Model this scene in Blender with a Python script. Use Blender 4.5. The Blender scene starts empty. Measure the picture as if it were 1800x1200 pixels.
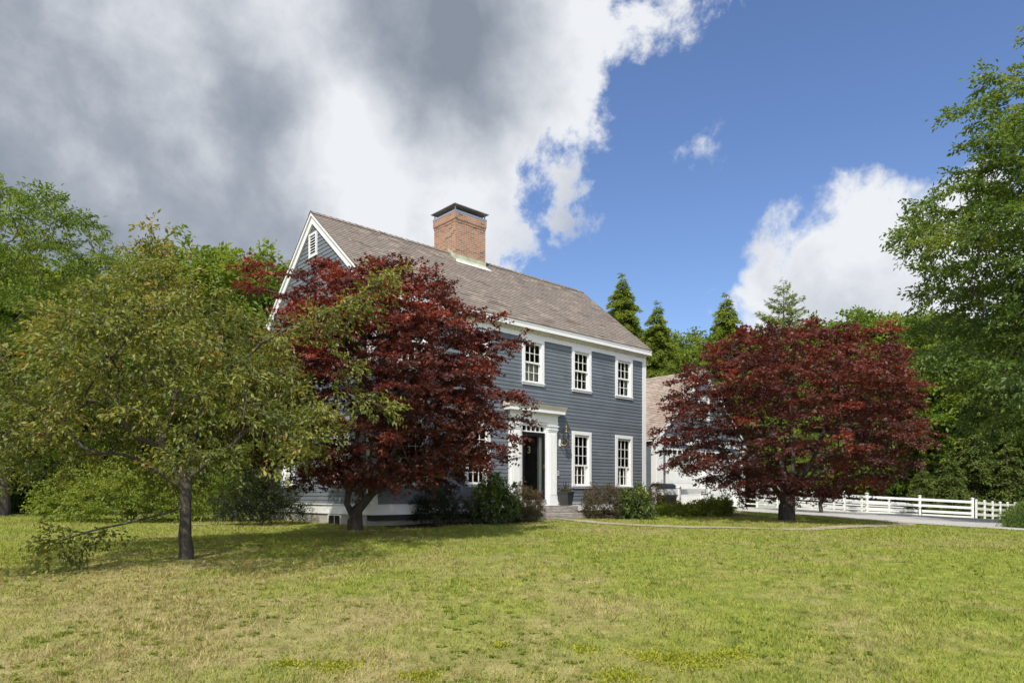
import bpy, math, random
import numpy as np
from mathutils import Vector, Matrix
R = math.radians
scene = bpy.context.scene
COL = scene.collection

# ------------------------------------------------------------------ camera
F_PX, HZ, CAMZ = 1215.0, 871.3, 0.82
cam = bpy.data.cameras.new("camera"); camo = bpy.data.objects.new("camera", cam); COL.objects.link(camo)
cam.sensor_width = 36.0; cam.lens = 36.0*F_PX/1800.0
cam.shift_y = (HZ-600)/1800.0; cam.clip_end = 2000; cam.clip_start = 0.05
camo.location = (0, 0, CAMZ); camo.rotation_euler = (R(90), 0, 0)
scene.camera = camo

def ray(px, py):
    v = Vector(((px-900)/F_PX, 1.0, (HZ-py)/F_PX)); return v.normalized()
def at(px, Y): return (px-900)/F_PX*Y          # x of a measured bearing at depth Y
def zat(py, Y): return CAMZ+(HZ-py)/F_PX*Y

# ------------------------------------------------------------------ terrain
_gy = [-60, 0, 5.5, 8, 11, 14, 17, 18, 20, 22, 24, 300]
_gz = [-3, -1.0, -.68, -.42, -.17, -.05, .04, .07, .12, .15, .16, .16]
def sstep(a, b, x):
    t = np.clip((x-a)/(b-a), 0, 1); return t*t*(3-2*t)
def ground(x, y):
    x = np.asarray(x, float); y = np.asarray(y, float)
    z = 0
    for d in (-1.2, -.6, 0, .6, 1.2): z = z+np.interp(y+d, _gy, _gz)/5
    z = z+sstep(-2, 5, x)*.02*(np.clip(y, 24, 36)-24)
    z = z-.05*np.clip(x-9, 0, 26)*sstep(6, 18, y)
    z = z-.1*sstep(-2, -9, x)*sstep(14, 22, y)
    z = z+.02*np.sin(x*.9+1)*np.sin(y*.7)+.012*np.sin(x*2.1+y*1.3)
    return z
def gz(x, y): return float(ground(x, y))

# ------------------------------------------------------------------ materials
def newmat(name):
    m = bpy.data.materials.new(name); m.use_nodes = True
    nt = m.node_tree; b = nt.nodes['Principled BSDF']; return m, nt, b
def nd(nt, typ, **kw):
    n = nt.nodes.new(typ)
    for k, v in kw.items():
        if k in n.inputs.keys() if False else False: pass
        setattr(n, k, v)
    return n
def noise(nt, scale, detail=4, rough=.55, vec=None, dist=0):
    n = nt.nodes.new('ShaderNodeTexNoise'); n.inputs['Scale'].default_value = scale
    n.inputs['Detail'].default_value = detail; n.inputs['Roughness'].default_value = rough
    n.inputs['Distortion'].default_value = dist
    if vec is not None: nt.links.new(vec, n.inputs['Vector'])
    return n.outputs['Fac']
def ramp(nt, fac, stops):
    r = nt.nodes.new('ShaderNodeValToRGB'); e = r.color_ramp.elements
    while len(e) < len(stops): e.new(.5)
    for i, (p, c) in enumerate(stops):
        e[i].position = p; e[i].color = (*c, 1) if len(c) == 3 else c
    nt.links.new(fac, r.inputs['Fac']); return r.outputs['Color']
def mixc(nt, fac, a, b, mode='MIX'):
    m = nt.nodes.new('ShaderNodeMix'); m.data_type = 'RGBA'; m.blend_type = mode
    for sock, v in ((m.inputs[0], fac), (m.inputs[6], a), (m.inputs[7], b)):
        if hasattr(v, 'links') or isinstance(v, bpy.types.NodeSocket): nt.links.new(v, sock)
        elif isinstance(v, (int, float)): sock.default_value = v
        else: sock.default_value = (*v, 1)
    return m.outputs[2]
def math_(nt, op, a, b=0.0, c=0.0, clamp=False):
    m = nt.nodes.new('ShaderNodeMath'); m.operation = op; m.use_clamp = clamp
    for i, v in enumerate((a, b, c)):
        if isinstance(v, bpy.types.NodeSocket): nt.links.new(v, m.inputs[i])
        else: m.inputs[i].default_value = v
    return m.outputs[0]
def pos(nt): return nt.nodes.new('ShaderNodeNewGeometry').outputs['Position']
def objc(nt): return nt.nodes.new('ShaderNodeTexCoord').outputs['Object']
def bump(nt, b, h, strength=.3, dist=.01):
    n = nt.nodes.new('ShaderNodeBump'); n.inputs['Strength'].default_value = strength
    n.inputs['Distance'].default_value = dist
    nt.links.new(h, n.inputs['Height']); nt.links.new(n.outputs[0], b.inputs['Normal'])

def paint(name, col, var=.08, rough=.5, scale=3.0, spec=.4, dirt=None):
    m, nt, b = newmat(name)
    o = objc(nt)
    f = noise(nt, scale, 5, .6, o); f2 = noise(nt, scale*14, 3, .6, o)
    lo = tuple(c*(1-var*1.6) for c in col); hi = tuple(min(1, c*(1+var)) for c in col)
    c = ramp(nt, f, [(.3, lo), (.7, hi)])
    c = mixc(nt, .12, c, ramp(nt, f2, [(.3, tuple(x*.7 for x in col)), (.7, hi)]))
    if dirt:
        d = noise(nt, 1.1, 6, .65, o, .6)
        c = mixc(nt, ramp(nt, d, [(.52, (0, 0, 0)), (.75, (.35, .35, .35))]), c, dirt)
    nt.links.new(c, b.inputs['Base Color']); b.inputs['Roughness'].default_value = rough
    b.inputs['Specular IOR Level'].default_value = spec
    bump(nt, b, f2, .15, .004)
    return m
M = {}
M['siding'] = paint('siding_paint', (.134, .152, .172), .10, .5, 1.4)
def board_tone(m, course=.112, z0=.60):
    """each clapboard its own slight paint tone, with grime near the ground"""
    nt = m.node_tree; b = nt.nodes['Principled BSDF']; src = b.inputs['Base Color'].links[0].from_socket
    sx = nt.nodes.new('ShaderNodeSeparateXYZ'); nt.links.new(objc(nt), sx.inputs[0])
    row = math_(nt, 'FLOOR', math_(nt, 'MULTIPLY_ADD', sx.outputs[2], 1/course, -z0/course+.02))
    w1 = nt.nodes.new('ShaderNodeTexWhiteNoise'); w1.noise_dimensions = '1D'; nt.links.new(row, w1.inputs['W'])
    xs = math_(nt, 'ADD', sx.outputs[0], sx.outputs[1])
    u = math_(nt, 'ADD', math_(nt, 'MULTIPLY', xs, 1/3.4), math_(nt, 'MULTIPLY', w1.outputs['Value'], 7.3))
    cb = nt.nodes.new('ShaderNodeCombineXYZ'); nt.links.new(math_(nt, 'FLOOR', u), cb.inputs[0]); nt.links.new(row, cb.inputs[1])
    w2 = nt.nodes.new('ShaderNodeTexWhiteNoise'); w2.noise_dimensions = '2D'; nt.links.new(cb.outputs[0], w2.inputs['Vector'])
    c = mixc(nt, 1.0, src, ramp(nt, w2.outputs['Value'], [(0, (.88, .88, .87)), (1, (1.07, 1.07, 1.06))]), 'MULTIPLY')
    joint = math_(nt, 'LESS_THAN', math_(nt, 'FRACT', u), .0028)
    c = mixc(nt, math_(nt, 'MULTIPLY', joint, .7), c, (.03, .034, .04))
    g = math_(nt, 'MULTIPLY', math_(nt, 'MULTIPLY_ADD', sx.outputs[2], -1.1, 1.35, True), noise(nt, 2.5, 5, .65, objc(nt)))
    c = mixc(nt, math_(nt, 'MULTIPLY', g, .55, 0, True), c, (.13, .125, .105))
    nt.links.new(c, b.inputs['Base Color'])
board_tone(M['siding'])
M['white'] = paint('white_trim_paint', (.72, .72, .70), .03, .42, 2.0)
M['white_old'] = paint('weathered_white_paint', (.74, .73, .67), .06, .5, 2.0, .4, (.45, .42, .33))
M['black'] = paint('black_door_paint', (.012, .012, .014), .1, .3, 3)
M['concrete'] = paint('foundation_concrete', (.34, .32, .28), .16, .85, 2.2, .2, (.2, .18, .14))
M['dark'] = paint('dark_interior', (.035, .032, .03), .2, .9, 2)
M['curtain'] = paint('curtain_cloth', (.62, .60, .55), .06, .9, 5)
M['soffit'] = paint('weathered_soffit', (.66, .62, .50), .10, .6, 2.5, .3, (.46, .41, .28))
M['pot'] = paint('charcoal_plastic_pot', (.035, .036, .038), .1, .55, 4)
M['soil'] = paint('potting_soil', (.03, .022, .016), .3, .95, 20)
M['steel'] = paint('galvanised_steel', (.42, .44, .47), .1, .35, 3); M['steel'].node_tree.nodes['Principled BSDF'].inputs['Metallic'].default_value = .7
M['capmetal'] = paint('weathered_cap_metal', (.30, .28, .26), .2, .5, 4)
M['gold'] = paint('gold_number', (.62, .50, .26), .1, .35, 9)
M['brass'] = paint('aged_brass', (.36, .27, .12), .2, .4, 9); M['brass'].node_tree.nodes['Principled BSDF'].inputs['Metallic'].default_value = .9
M['flash'] = paint('lichened_lead_flashing', (.40, .42, .30), .2, .6, 5, .3, (.34, .36, .12))
M['grill'] = paint('black_grill_cover', (.02, .02, .022), .2, .5, 5)
M['darkmetal'] = paint('dark_grey_metal', (.06, .06, .065), .2, .5, 5)
M['vinyl'] = paint('white_vinyl', (.76, .76, .75), .02, .35, 1.5)

def glass_mat():
    m, nt, b = newmat('window_glass'); nt.nodes.remove(b)
    out = nt.nodes['Material Output']
    tr = nt.nodes.new('ShaderNodeBsdfTransparent'); tr.inputs[0].default_value = (.72, .76, .75, 1)
    gl = nt.nodes.new('ShaderNodeBsdfGlossy'); gl.inputs['Roughness'].default_value = .02
    fr = nt.nodes.new('ShaderNodeFresnel'); fr.inputs[0].default_value = 1.55
    bp = nt.nodes.new('ShaderNodeBump'); bp.inputs['Strength'].default_value = .12; bp.inputs['Distance'].default_value = .02
    nt.links.new(noise(nt, 2.2, 2, .5, objc(nt)), bp.inputs['Height']); nt.links.new(bp.outputs[0], gl.inputs['Normal'])
    f = math_(nt, 'MULTIPLY_ADD', fr.outputs[0], .9, .0, True)
    mx = nt.nodes.new('ShaderNodeMixShader'); nt.links.new(f, mx.inputs[0])
    nt.links.new(tr.outputs[0], mx.inputs[1]); nt.links.new(gl.outputs[0], mx.inputs[2]); nt.links.new(mx.outputs[0], out.inputs[0])
    return m
M['glass'] = glass_mat()

def uvbrick(name, c1, c2, mortar, bw, rh, ms, rough, bias, extra, bstr=.5):
    m, nt, b = newmat(name)
    uv = nt.nodes.new('ShaderNodeUVMap').outputs[0]
    def brick(w, h, off, mo, ca, cb, cm, bi):
        t = nt.nodes.new('ShaderNodeTexBrick'); t.offset = off
        nt.links.new(uv, t.inputs['Vector'])
        t.inputs['Scale'].default_value = 1; t.inputs['Brick Width'].default_value = w; t.inputs['Row Height'].default_value = h
        t.inputs['Mortar Size'].default_value = mo; t.inputs['Bias'].default_value = bi; t.inputs['Mortar Smooth'].default_value = .2
        t.inputs['Color1'].default_value = (*ca, 1); t.inputs['Color2'].default_value = (*cb, 1); t.inputs['Mortar'].default_value = (*cm, 1)
        return t
    t = brick(bw, rh, .5, ms, c1, c2, mortar, bias)
    n = noise(nt, 1.2, 5, .6, uv); n2 = noise(nt, 60, 3, .6, uv)
    c = mixc(nt, .55, t.outputs['Color'], ramp(nt, n, [(.3, (.85, .85, .85)), (.7, (1.1, 1.09, 1.08))]), 'MULTIPLY')
    c = mixc(nt, .5, c, ramp(nt, n2, [(.3, (.72, .72, .72)), (.7, (1.2, 1.2, 1.2))]), 'MULTIPLY')
    if extra:
        for (ec, w, h, thr) in extra:
            t2 = brick(w, h, .5, 0, (0, 0, 0), (1, 1, 1), (0, 0, 0), 0)
            # random per brick via white noise of the brick cell colour
            k = ramp(nt, t2.outputs['Color'], [(thr, (0, 0, 0)), (min(1, thr+.08), (.8, .8, .8))])
            inv = math_(nt, 'SUBTRACT', 1.0, t.outputs['Fac'])
            c = mixc(nt, math_(nt, 'MULTIPLY', k, inv), c, ec)
    nt.links.new(c, b.inputs['Base Color']); b.inputs['Roughness'].default_value = rough
    h = math_(nt, 'SUBTRACT', math_(nt, 'MULTIPLY', n2, .25), t.outputs['Fac'])
    bump(nt, b, h, bstr, .01)
    return m
M['shingle'] = uvbrick('asphalt_shingles', (.220, .183, .150), (.168, .138, .113), (.075, .056, .045), .23, .14, .007, .9, -.1,
                       [((.30, .24, .19), .31, .14, .82), ((.105, .078, .064), .37, .14, .86)], .4)
M['shingle_pink'] = uvbrick('pinkish_shingles', (.30, .238, .19), (.21, .165, .132), (.11, .08, .065), .23, .14, .006, .9, -.2,
                       [((.38, .29, .24), .31, .14, .75)], .4)
M['brick'] = uvbrick('red_brick', (.38, .185, .095), (.23, .098, .055), (.36, .32, .27), .205, .068, .009, .9, -.15,
                     [((.05, .04, .036), .205, .068, .86), ((.48, .29, .17), .205, .068, .93)], .6)

def granite():
    m, nt, b = newmat('granite'); o = objc(nt)
    f = noise(nt, 38, 4, .7, o); f2 = noise(nt, 4, 4, .6, o)
    c = ramp(nt, f, [(.36, (.07, .06, .055)), (.5, (.27, .24, .21)), (.66, (.46, .43, .39))])
    c = mixc(nt, .35, c, ramp(nt, f2, [(.35, (.16, .13, .10)), (.65, (.42, .38, .34))]))
    nt.links.new(c, b.inputs['Base Color']); b.inputs['Roughness'].default_value = .85
    bump(nt, b, f, .6, .02); return m
M['granite'] = granite()
def bark(name, a, c):
    m, nt, b = newmat(name); o = objc(nt)
    mp = nt.nodes.new('ShaderNodeMapping'); mp.inputs['Scale'].default_value = (1, 1, .25); nt.links.new(o, mp.inputs[0])
    f = noise(nt, 22, 6, .65, mp.outputs[0], .5); g = noise(nt, 3, 3, .6, o)
    col = mixc(nt, .35, ramp(nt, f, [(.35, a), (.68, c)]), ramp(nt, g, [(.4, a), (.7, (c[0]*.9, c[1]*1.05, c[2]*.8))]))
    nt.links.new(col, b.inputs['Base Color']); b.inputs['Roughness'].default_value = .9
    bump(nt, b, f, .8, .02); return m
M['bark_grey'] = bark('grey_bark', (.035, .028, .022), (.15, .125, .10))
M['bark_brown'] = bark('brown_bark', (.022, .017, .013), (.10, .082, .064))
M['bark_dark'] = bark('dark_bark', (.018, .014, .012), (.085, .068, .055))

def leafmat(name, stops, transl=.35, rough=.5, spec=.35, tgain=(1.5, 1.5, .8)):
    m, nt, b = newmat(name)
    at_ = nt.nodes.new('ShaderNodeAttribute'); at_.attribute_name = 'tint'
    c = ramp(nt, at_.outputs['Fac'], stops)
    nt.links.new(c, b.inputs['Base Color']); b.inputs['Roughness'].default_value = rough
    b.inputs['Specular IOR Level'].default_value = spec
    t = nt.nodes.new('ShaderNodeBsdfTranslucent')
    nt.links.new(mixc(nt, 1.0, c, tgain, 'MULTIPLY'), t.inputs[0])
    mx = nt.nodes.new('ShaderNodeMixShader'); mx.inputs[0].default_value = transl
    nt.links.new(b.outputs[0], mx.inputs[1]); nt.links.new(t.outputs[0], mx.inputs[2])
    nt.links.new(mx.outputs[0], nt.nodes['Material Output'].inputs[0]); return m
M['leaf_crab'] = leafmat('crabapple_leaves', [(0, (.060, .078, .016)), (.45, (.138, .158, .032)), (.75, (.235, .235, .052)), (.92, (.31, .24, .055)), (1, (.24, .11, .035))], .40, .45, .35)
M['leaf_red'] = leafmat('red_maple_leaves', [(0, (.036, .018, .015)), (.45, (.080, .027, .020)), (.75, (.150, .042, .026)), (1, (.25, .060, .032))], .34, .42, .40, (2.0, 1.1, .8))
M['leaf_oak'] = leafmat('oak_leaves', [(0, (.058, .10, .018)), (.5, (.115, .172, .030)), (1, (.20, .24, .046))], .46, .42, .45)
M['leaf_mid'] = leafmat('woodland_leaves', [(0, (.062, .108, .017)), (.5, (.12, .18, .028)), (1, (.215, .25, .044))], .46, .5, .35)
M['leaf_bright'] = leafmat('fresh_green_leaves', [(0, (.07, .12, .016)), (.5, (.135, .195, .025)), (1, (.22, .255, .04))], .45, .5, .35)
M['leaf_hem'] = leafmat('hemlock_needles', [(0, (.065, .105, .018)), (.5, (.15, .205, .030)), (1, (.27, .30, .045))], .42, .6, .25)
M['leaf_hem2'] = leafmat('shaded_hemlock_needles', [(0, (.038, .066, .015)), (.5, (.080, .118, .024)), (1, (.16, .20, .038))], .3, .6, .25)  # darker copy of the hemlock needles, wood-edge shade put into the colour
M['leaf_moss'] = leafmat('moss_tufts', [(0, (.16, .19, .016)), (.5, (.28, .29, .024)), (1, (.40, .38, .045))], .3, .7, .1)
M['leaf_pine'] = leafmat('pine_needles', [(0, (.08, .115, .032)), (.5, (.155, .20, .05)), (1, (.25, .285, .08))], .4, .6, .25)
M['leaf_rhodo'] = leafmat('rhododendron_leaves', [(0, (.022, .040, .012)), (.6, (.050, .085, .018)), (1, (.15, .19, .03))], .25, .35, .5)
M['leaf_barb'] = leafmat('barberry_leaves', [(0, (.040, .042, .018)), (.5, (.082, .070, .026)), (.8, (.12, .078, .036)), (1, (.13, .052, .04))], .3, .5, .35)
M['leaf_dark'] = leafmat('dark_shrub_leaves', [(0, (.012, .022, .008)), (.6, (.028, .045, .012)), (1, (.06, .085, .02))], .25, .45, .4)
M['leaf_petal'] = leafmat('planter_leaves', [(0, (.10, .03, .05)), (.5, (.06, .09, .02)), (1, (.45, .40, .36))], .3)

def lawn_color(nt, P):
    n1 = noise(nt, .35, 4, .6, P); n2 = noise(nt, 1.1, 5, .65, P, .5); n3 = noise(nt, 5.5, 4, .65, P)
    green = ramp(nt, n3, [(.25, (.125, .158, .030)), (.5, (.228, .258, .046)), (.75, (.345, .340, .072))])
    dry = ramp(nt, n3, [(.3, (.22, .18, .072)), (.7, (.42, .355, .165))])
    k = math_(nt, 'ADD', math_(nt, 'MULTIPLY', n1, .55), math_(nt, 'MULTIPLY', n2, .45))
    sp = nt.nodes.new('ShaderNodeSeparateXYZ'); nt.links.new(P, sp.inputs[0])
    bl = math_(nt, 'MULTIPLY', math_(nt, 'MULTIPLY_ADD', sp.outputs[0], -.16, .35, True), math_(nt, 'MULTIPLY_ADD', sp.outputs[1], -.2, 2.4, True))
    br = math_(nt, 'MULTIPLY', math_(nt, 'MULTIPLY_ADD', sp.outputs[0], .3, -.6, True), math_(nt, 'MULTIPLY_ADD', sp.outputs[1], -.1, 1.4, True))
    k = math_(nt, 'ADD', k, math_(nt, 'SUBTRACT', math_(nt, 'MULTIPLY', bl, .15), math_(nt, 'MULTIPLY_ADD', br, .055, .030)))
    return green, dry, k, n2, n3
def ground_mat():
    m, nt, b = newmat('lawn_soil'); P = pos(nt)
    green, dry, k, n2, n3 = lawn_color(nt, P)
    c = mixc(nt, ramp(nt, k, [(.42, (0, 0, 0)), (.60, (1, 1, 1))]), green, dry)
    fine = noise(nt, 60, 3, .7, P)
    c = mixc(nt, .7, c, ramp(nt, fine, [(.3, (.45, .45, .42)), (.7, (1.2, 1.2, 1.2))]), 'MULTIPLY')
    # woodland litter beyond the lawn edges (real leaf-litter colour, in plan)
    sx = nt.nodes.new('ShaderNodeSeparateXYZ'); nt.links.new(P, sx.inputs[0])
    far = math_(nt, 'SUBTRACT', sx.outputs[1], math_(nt, 'MULTIPLY_ADD', math_(nt, 'GREATER_THAN', sx.outputs[0], 2.0), 27.0, 31.5))
    far = math_(nt, 'ADD', far, math_(nt, 'MULTIPLY', math_(nt, 'SUBTRACT', n2, .5), 6.0))
    far = math_(nt, 'MULTIPLY_ADD', far, .5, .5, True)
    lit = ramp(nt, n3, [(.3, (.022, .018, .012)), (.7, (.06, .045, .028))])
    c = mixc(nt, far, c, lit)
    nt.links.new(c, b.inputs['Base Color']); b.inputs['Roughness'].default_value = .95; b.inputs['Specular IOR Level'].default_value = .1
    bump(nt, b, fine, .8, .03); return m
M['ground'] = ground_mat()
def grass_mat():
    m, nt, b = newmat('grass_blades'); P = pos(nt)
    green, dry, k, n2, n3 = lawn_color(nt, P)
    a = nt.nodes.new('ShaderNodeAttribute'); a.attribute_name = 'tint'
    kk = math_(nt, 'ADD', k, math_(nt, 'MULTIPLY', math_(nt, 'SUBTRACT', a.outputs['Fac'], .5), .22))
    c = mixc(nt, ramp(nt, kk, [(.47, (0, 0, 0)), (.66, (1, 1, 1))]), green, dry)
    c = mixc(nt, .8, c, ramp(nt, a.outputs['Fac'], [(0, (.75, .85, .7)), (1, (1.35, 1.3, 1.15))]), 'MULTIPLY')
    nt.links.new(c, b.inputs['Base Color']); b.inputs['Roughness'].default_value = .6; b.inputs['Specular IOR Level'].default_value = .2
    t = nt.nodes.new('ShaderNodeBsdfTranslucent'); nt.links.new(mixc(nt, 1.0, c, (1.3, 1.35, .8), 'MULTIPLY'), t.inputs[0])
    mx = nt.nodes.new('ShaderNodeMixShader'); mx.inputs[0].default_value = .3
    nt.links.new(b.outputs[0], mx.inputs[1]); nt.links.new(t.outputs[0], mx.inputs[2]); nt.links.new(mx.outputs[0], nt.nodes['Material Output'].inputs[0])
    return m
M['grass'] = grass_mat()
def simple_ground(name, stops, scale, fs, bs=.6):
    m, nt, b = newmat(name); P = pos(nt)
    f = noise(nt, scale, 5, .6, P, .3); g = noise(nt, fs, 3, .7, P)
    c = mixc(nt, .6, ramp(nt, f, stops), ramp(nt, g, [(.3, (.5, .5, .5)), (.7, (1.3, 1.3, 1.3))]), 'MULTIPLY')
    nt.links.new(c, b.inputs['Base Color']); b.inputs['Roughness'].default_value = .92; b.inputs['Specular IOR Level'].default_value = .2
    bump(nt, b, g, bs, .02); return m
M['asphalt'] = simple_ground('old_asphalt', [(.3, (.34, .325, .31)), (.7, (.47, .45, .43))], .5, 70, .4)
M['path'] = simple_ground('stone_dust_path', [(.3, (.24, .19, .13)), (.7, (.42, .35, .25))], 1.4, 50)
M['mulch'] = simple_ground('bark_mulch', [(.3, (.030, .016, .012)), (.7, (.075, .036, .026))], 3, 40, 1)
M['moss'] = simple_ground('moss', [(.3, (.06, .075, .012)), (.7, (.15, .15, .02))], 5, 60, 1)

# ------------------------------------------------------------------ object helpers
def empty(name, loc=(0, 0, 0), rz=0):
    o = bpy.data.objects.new(name, None); COL.objects.link(o); o.location = loc; o.rotation_euler = (0, 0, rz)
    o.empty_display_size = .2; return o
def tag(o, label=None, cat=None, group=None, kind=None):
    if label: o['label'] = label
    if cat: o['category'] = cat
    if group: o['group'] = group
    if kind: o['kind'] = kind
    return o
def link(name, me, parent=None, mat=None):
    o = bpy.data.objects.new(name, me); COL.objects.link(o)
    if parent: o.parent = parent
    if mat is not None and not me.materials: me.materials.append(mat)
    return o
def copy_tree(o, parent=None):
    c = o.copy(); COL.objects.link(c)
    if parent: c.parent = parent
    for ch in list(o.children): copy_tree(ch, c)
    return c
class MB:
    def __init__(s): s.v = []; s.f = []; s.uv = []
    def poly(s, pts, uvs=None):
        n = len(s.v); s.v += [tuple(p) for p in pts]; s.f.append(tuple(range(n, n+len(pts))))
        s.uv += list(uvs) if uvs else [(0, 0)]*len(pts)
    def box(s, x0, x1, y0, y1, z0, z1):
        P = [(x, y, z) for z in (z0, z1) for y in (y0, y1) for x in (x0, x1)]
        for a in ((0, 2, 3, 1), (4, 5, 7, 6), (0, 1, 5, 4), (2, 6, 7, 3), (0, 4, 6, 2), (1, 3, 7, 5)):
            s.poly([P[i] for i in a])
    def brickbox(s, x0, x1, y0, y1, z0, z1):
        P = [(x, y, z) for z in (z0, z1) for y in (y0, y1) for x in (x0, x1)]
        s.poly([P[i] for i in (4, 5, 7, 6)]); s.poly([P[i] for i in (0, 2, 3, 1)])
        for a, ax in (((0, 1, 5, 4), 0), ((3, 2, 6, 7), 0), ((2, 0, 4, 6), 1), ((1, 3, 7, 5), 1)):
            s.poly([P[i] for i in a], [(P[i][ax]+ax*.1, P[i][2]) for i in a])
    def prism(s, pts, ax, a, b):
        """extrude the 2-d outline pts along axis ax from a to b"""
        def mk(p, q):
            r = list(p); r.insert(ax, q); return tuple(r)
        n = len(pts)
        s.poly([mk(p, a) for p in pts]); s.poly([mk(p, b) for p in reversed(pts)])
        for i in range(n):
            p, q = pts[i], pts[(i+1) % n]; s.poly([mk(p, a), mk(p, b), mk(q, b), mk(q, a)])
    def lathe(s, prof, cx=0, cy=0, n=14):
        for (r0, z0), (r1, z1) in zip(prof, prof[1:]):
            for i in range(n):
                a0, a1 = 2*math.pi*i/n, 2*math.pi*(i+1)/n
                P = [(cx+r0*math.cos(a0), cy+r0*math.sin(a0), z0), (cx+r0*math.cos(a1), cy+r0*math.sin(a1), z0),
                     (cx+r1*math.cos(a1), cy+r1*math.sin(a1), z1), (cx+r1*math.cos(a0), cy+r1*math.sin(a0), z1)]
                if r0 < 1e-5: P = P[1:] if False else [P[0], P[2], P[3]]
                elif r1 < 1e-5: P = [P[0], P[1], P[2]]
                s.poly(P)
    def tube(s, path, rad, n=8):
        path = [Vector(p) for p in path]
        rings = []
        for i, p in enumerate(path):
            d = (path[min(i+1, len(path)-1)]-path[max(i-1, 0)]).normalized()
            a = d.cross(Vector((0, 0, 1)));  a = a.normalized() if a.length > .05 else Vector((1, 0, 0)); b = d.cross(a)
            r = rad[i] if isinstance(rad, (list, tuple)) else rad
            rings.append([p+a*r*math.cos(2*math.pi*k/n)+b*r*math.sin(2*math.pi*k/n) for k in range(n)])
        for A, B in zip(rings, rings[1:]):
            for k in range(n): s.poly([A[k], A[(k+1) % n], B[(k+1) % n], B[k]])
        s.poly(rings[0]); s.poly(rings[-1])
    def build(s, name, mat, parent=None, smooth=False, weld=True):
        me = bpy.data.meshes.new(name); me.from_pydata(s.v, [], s.f)
        u = me.uv_layers.new(name='UVMap'); u.data.foreach_set('uv', np.array(s.uv, np.float32).ravel())
        me.materials.append(mat)
        import bmesh
        bm = bmesh.new(); bm.from_mesh(me)
        if weld: bmesh.ops.remove_doubles(bm, verts=bm.verts, dist=1e-5)
        bmesh.ops.recalc_face_normals(bm, faces=bm.faces)
        if smooth:
            for f in bm.faces: f.smooth = True
        bm.to_mesh(me); bm.free()
        return link(name, me, parent)
def npmesh(name, V, T, mat, parent=None, tint=None, smooth=False, quads=False):
    n = 4 if quads else 3
    me = bpy.data.meshes.new(name); V = np.asarray(V, np.float32); T = np.asarray(T, np.int32)
    me.vertices.add(len(V)); me.vertices.foreach_set('co', V.ravel())
    me.loops.add(T.size); me.loops.foreach_set('vertex_index', T.ravel())
    me.polygons.add(len(T)); me.polygons.foreach_set('loop_start', np.arange(0, T.size, n, dtype=np.int32))
    me.polygons.foreach_set('loop_total', np.full(len(T), n, np.int32))
    if smooth: me.polygons.foreach_set('use_smooth', np.ones(len(T), bool))
    me.update(calc_edges=True)
    if tint is not None:
        a = me.attributes.new('tint', 'FLOAT', 'FACE'); a.data.foreach_set('value', np.asarray(tint, np.float32))
    me.materials.append(mat)
    return link(name, me, parent)

# ------------------------------------------------------------------ ground, lawn, drive, paths
def axis(segs):
    out = [np.arange(a, b, st) for a, b, st in segs]; return np.concatenate(out)
gx = axis([(-400, -60, 20), (-60, -20, 2.5), (-20, 26, .4), (26, 60, 2.5), (60, 401, 20)])
gyv = axis([(-60, 0, 6), (0, 26, .35), (26, 60, 1.5), (60, 120, 6), (120, 600, 30)])
XX, YY = np.meshgrid(gx, gyv); ZZ = ground(XX, YY)
nx, ny = len(gx), len(gyv)
idx = np.arange(nx*ny).reshape(ny, nx)
Q = np.stack([idx[:-1, :-1], idx[:-1, 1:], idx[1:, 1:], idx[1:, :-1]], -1).reshape(-1, 4)
lawn = npmesh('lawn', np.stack([XX, YY, ZZ], -1).reshape(-1, 3), Q, M['ground'], smooth=True, quads=True)
tag(lawn, 'patchy dry green lawn sloping up to the house', 'lawn', kind='structure')

def strip(name, A, B, mat, lift, m=8, n=60, edge=0.0, seed=1):
    rs = np.random.default_rng(seed)
    def resample(P, n):
        P = np.asarray(P, float)
        # Catmull-Rom
        Pe = np.vstack([2*P[0]-P[1], P, 2*P[-1]-P[-2]]); out = []
        for t in np.linspace(0, len(P)-1-1e-6, n):
            i = int(t); f = t-i; p0, p1, p2, p3 = Pe[i:i+4]
            out.append(.5*((2*p1)+(-p0+p2)*f+(2*p0-5*p1+4*p2-p3)*f*f+(-p0+3*p1-3*p2+p3)*f**3))
        return np.array(out)
    a, b = resample(A, n), resample(B, n)
    a = a+rs.normal(0, edge, a.shape); b = b+rs.normal(0, edge, b.shape)
    t = np.linspace(0, 1, m)[None, :, None]
    P = a[:, None]*(1-t)+b[:, None]*t
    z = ground(P[..., 0], P[..., 1])+lift
    V = np.concatenate([P, z[..., None]], -1).reshape(-1, 3)
    ix = np.arange(n*m).reshape(n, m)
    Qs = np.stack([ix[:-1, :-1], ix[:-1, 1:], ix[1:, 1:], ix[1:, :-1]], -1).reshape(-1, 4)
    return npmesh(name, V, Qs, mat, smooth=True, quads=True)
DRN = [(6.6, 29.0), (8.6, 27.0), (10.5, 26.0), (11.45, 24.0), (12.1, 21.6), (14.3, 19.4), (18, 16.5), (30, 9)]
DRF = [(8.2, 30.4), (12.0, 34.6), (15.5, 38.6), (19.5, 42.0), (23.5, 44.0), (29.5, 44.4), (38, 44), (60, 42)]
drive = strip('driveway', DRN, DRF, M['asphalt'], .02, 24, 90, .03)
tag(drive, 'grey asphalt driveway curving from the garage along the white fence', 'driveway', kind='structure')
PTH = [(1.9, 20.4), (2.5, 19.4), (3.4, 18.2), (4.6, 17.25), (6.0, 16.9), (7.4, 17.1), (9.0, 18.0), (10.6, 19.6), (12.0, 21.4)]
PTW = [(1.35, 20.2), (2.0, 18.9), (3.1, 17.7), (4.4, 16.75), (6.1, 16.4), (7.7, 16.6), (9.4, 17.55), (11.0, 19.2), (12.3, 21.0)]
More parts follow.
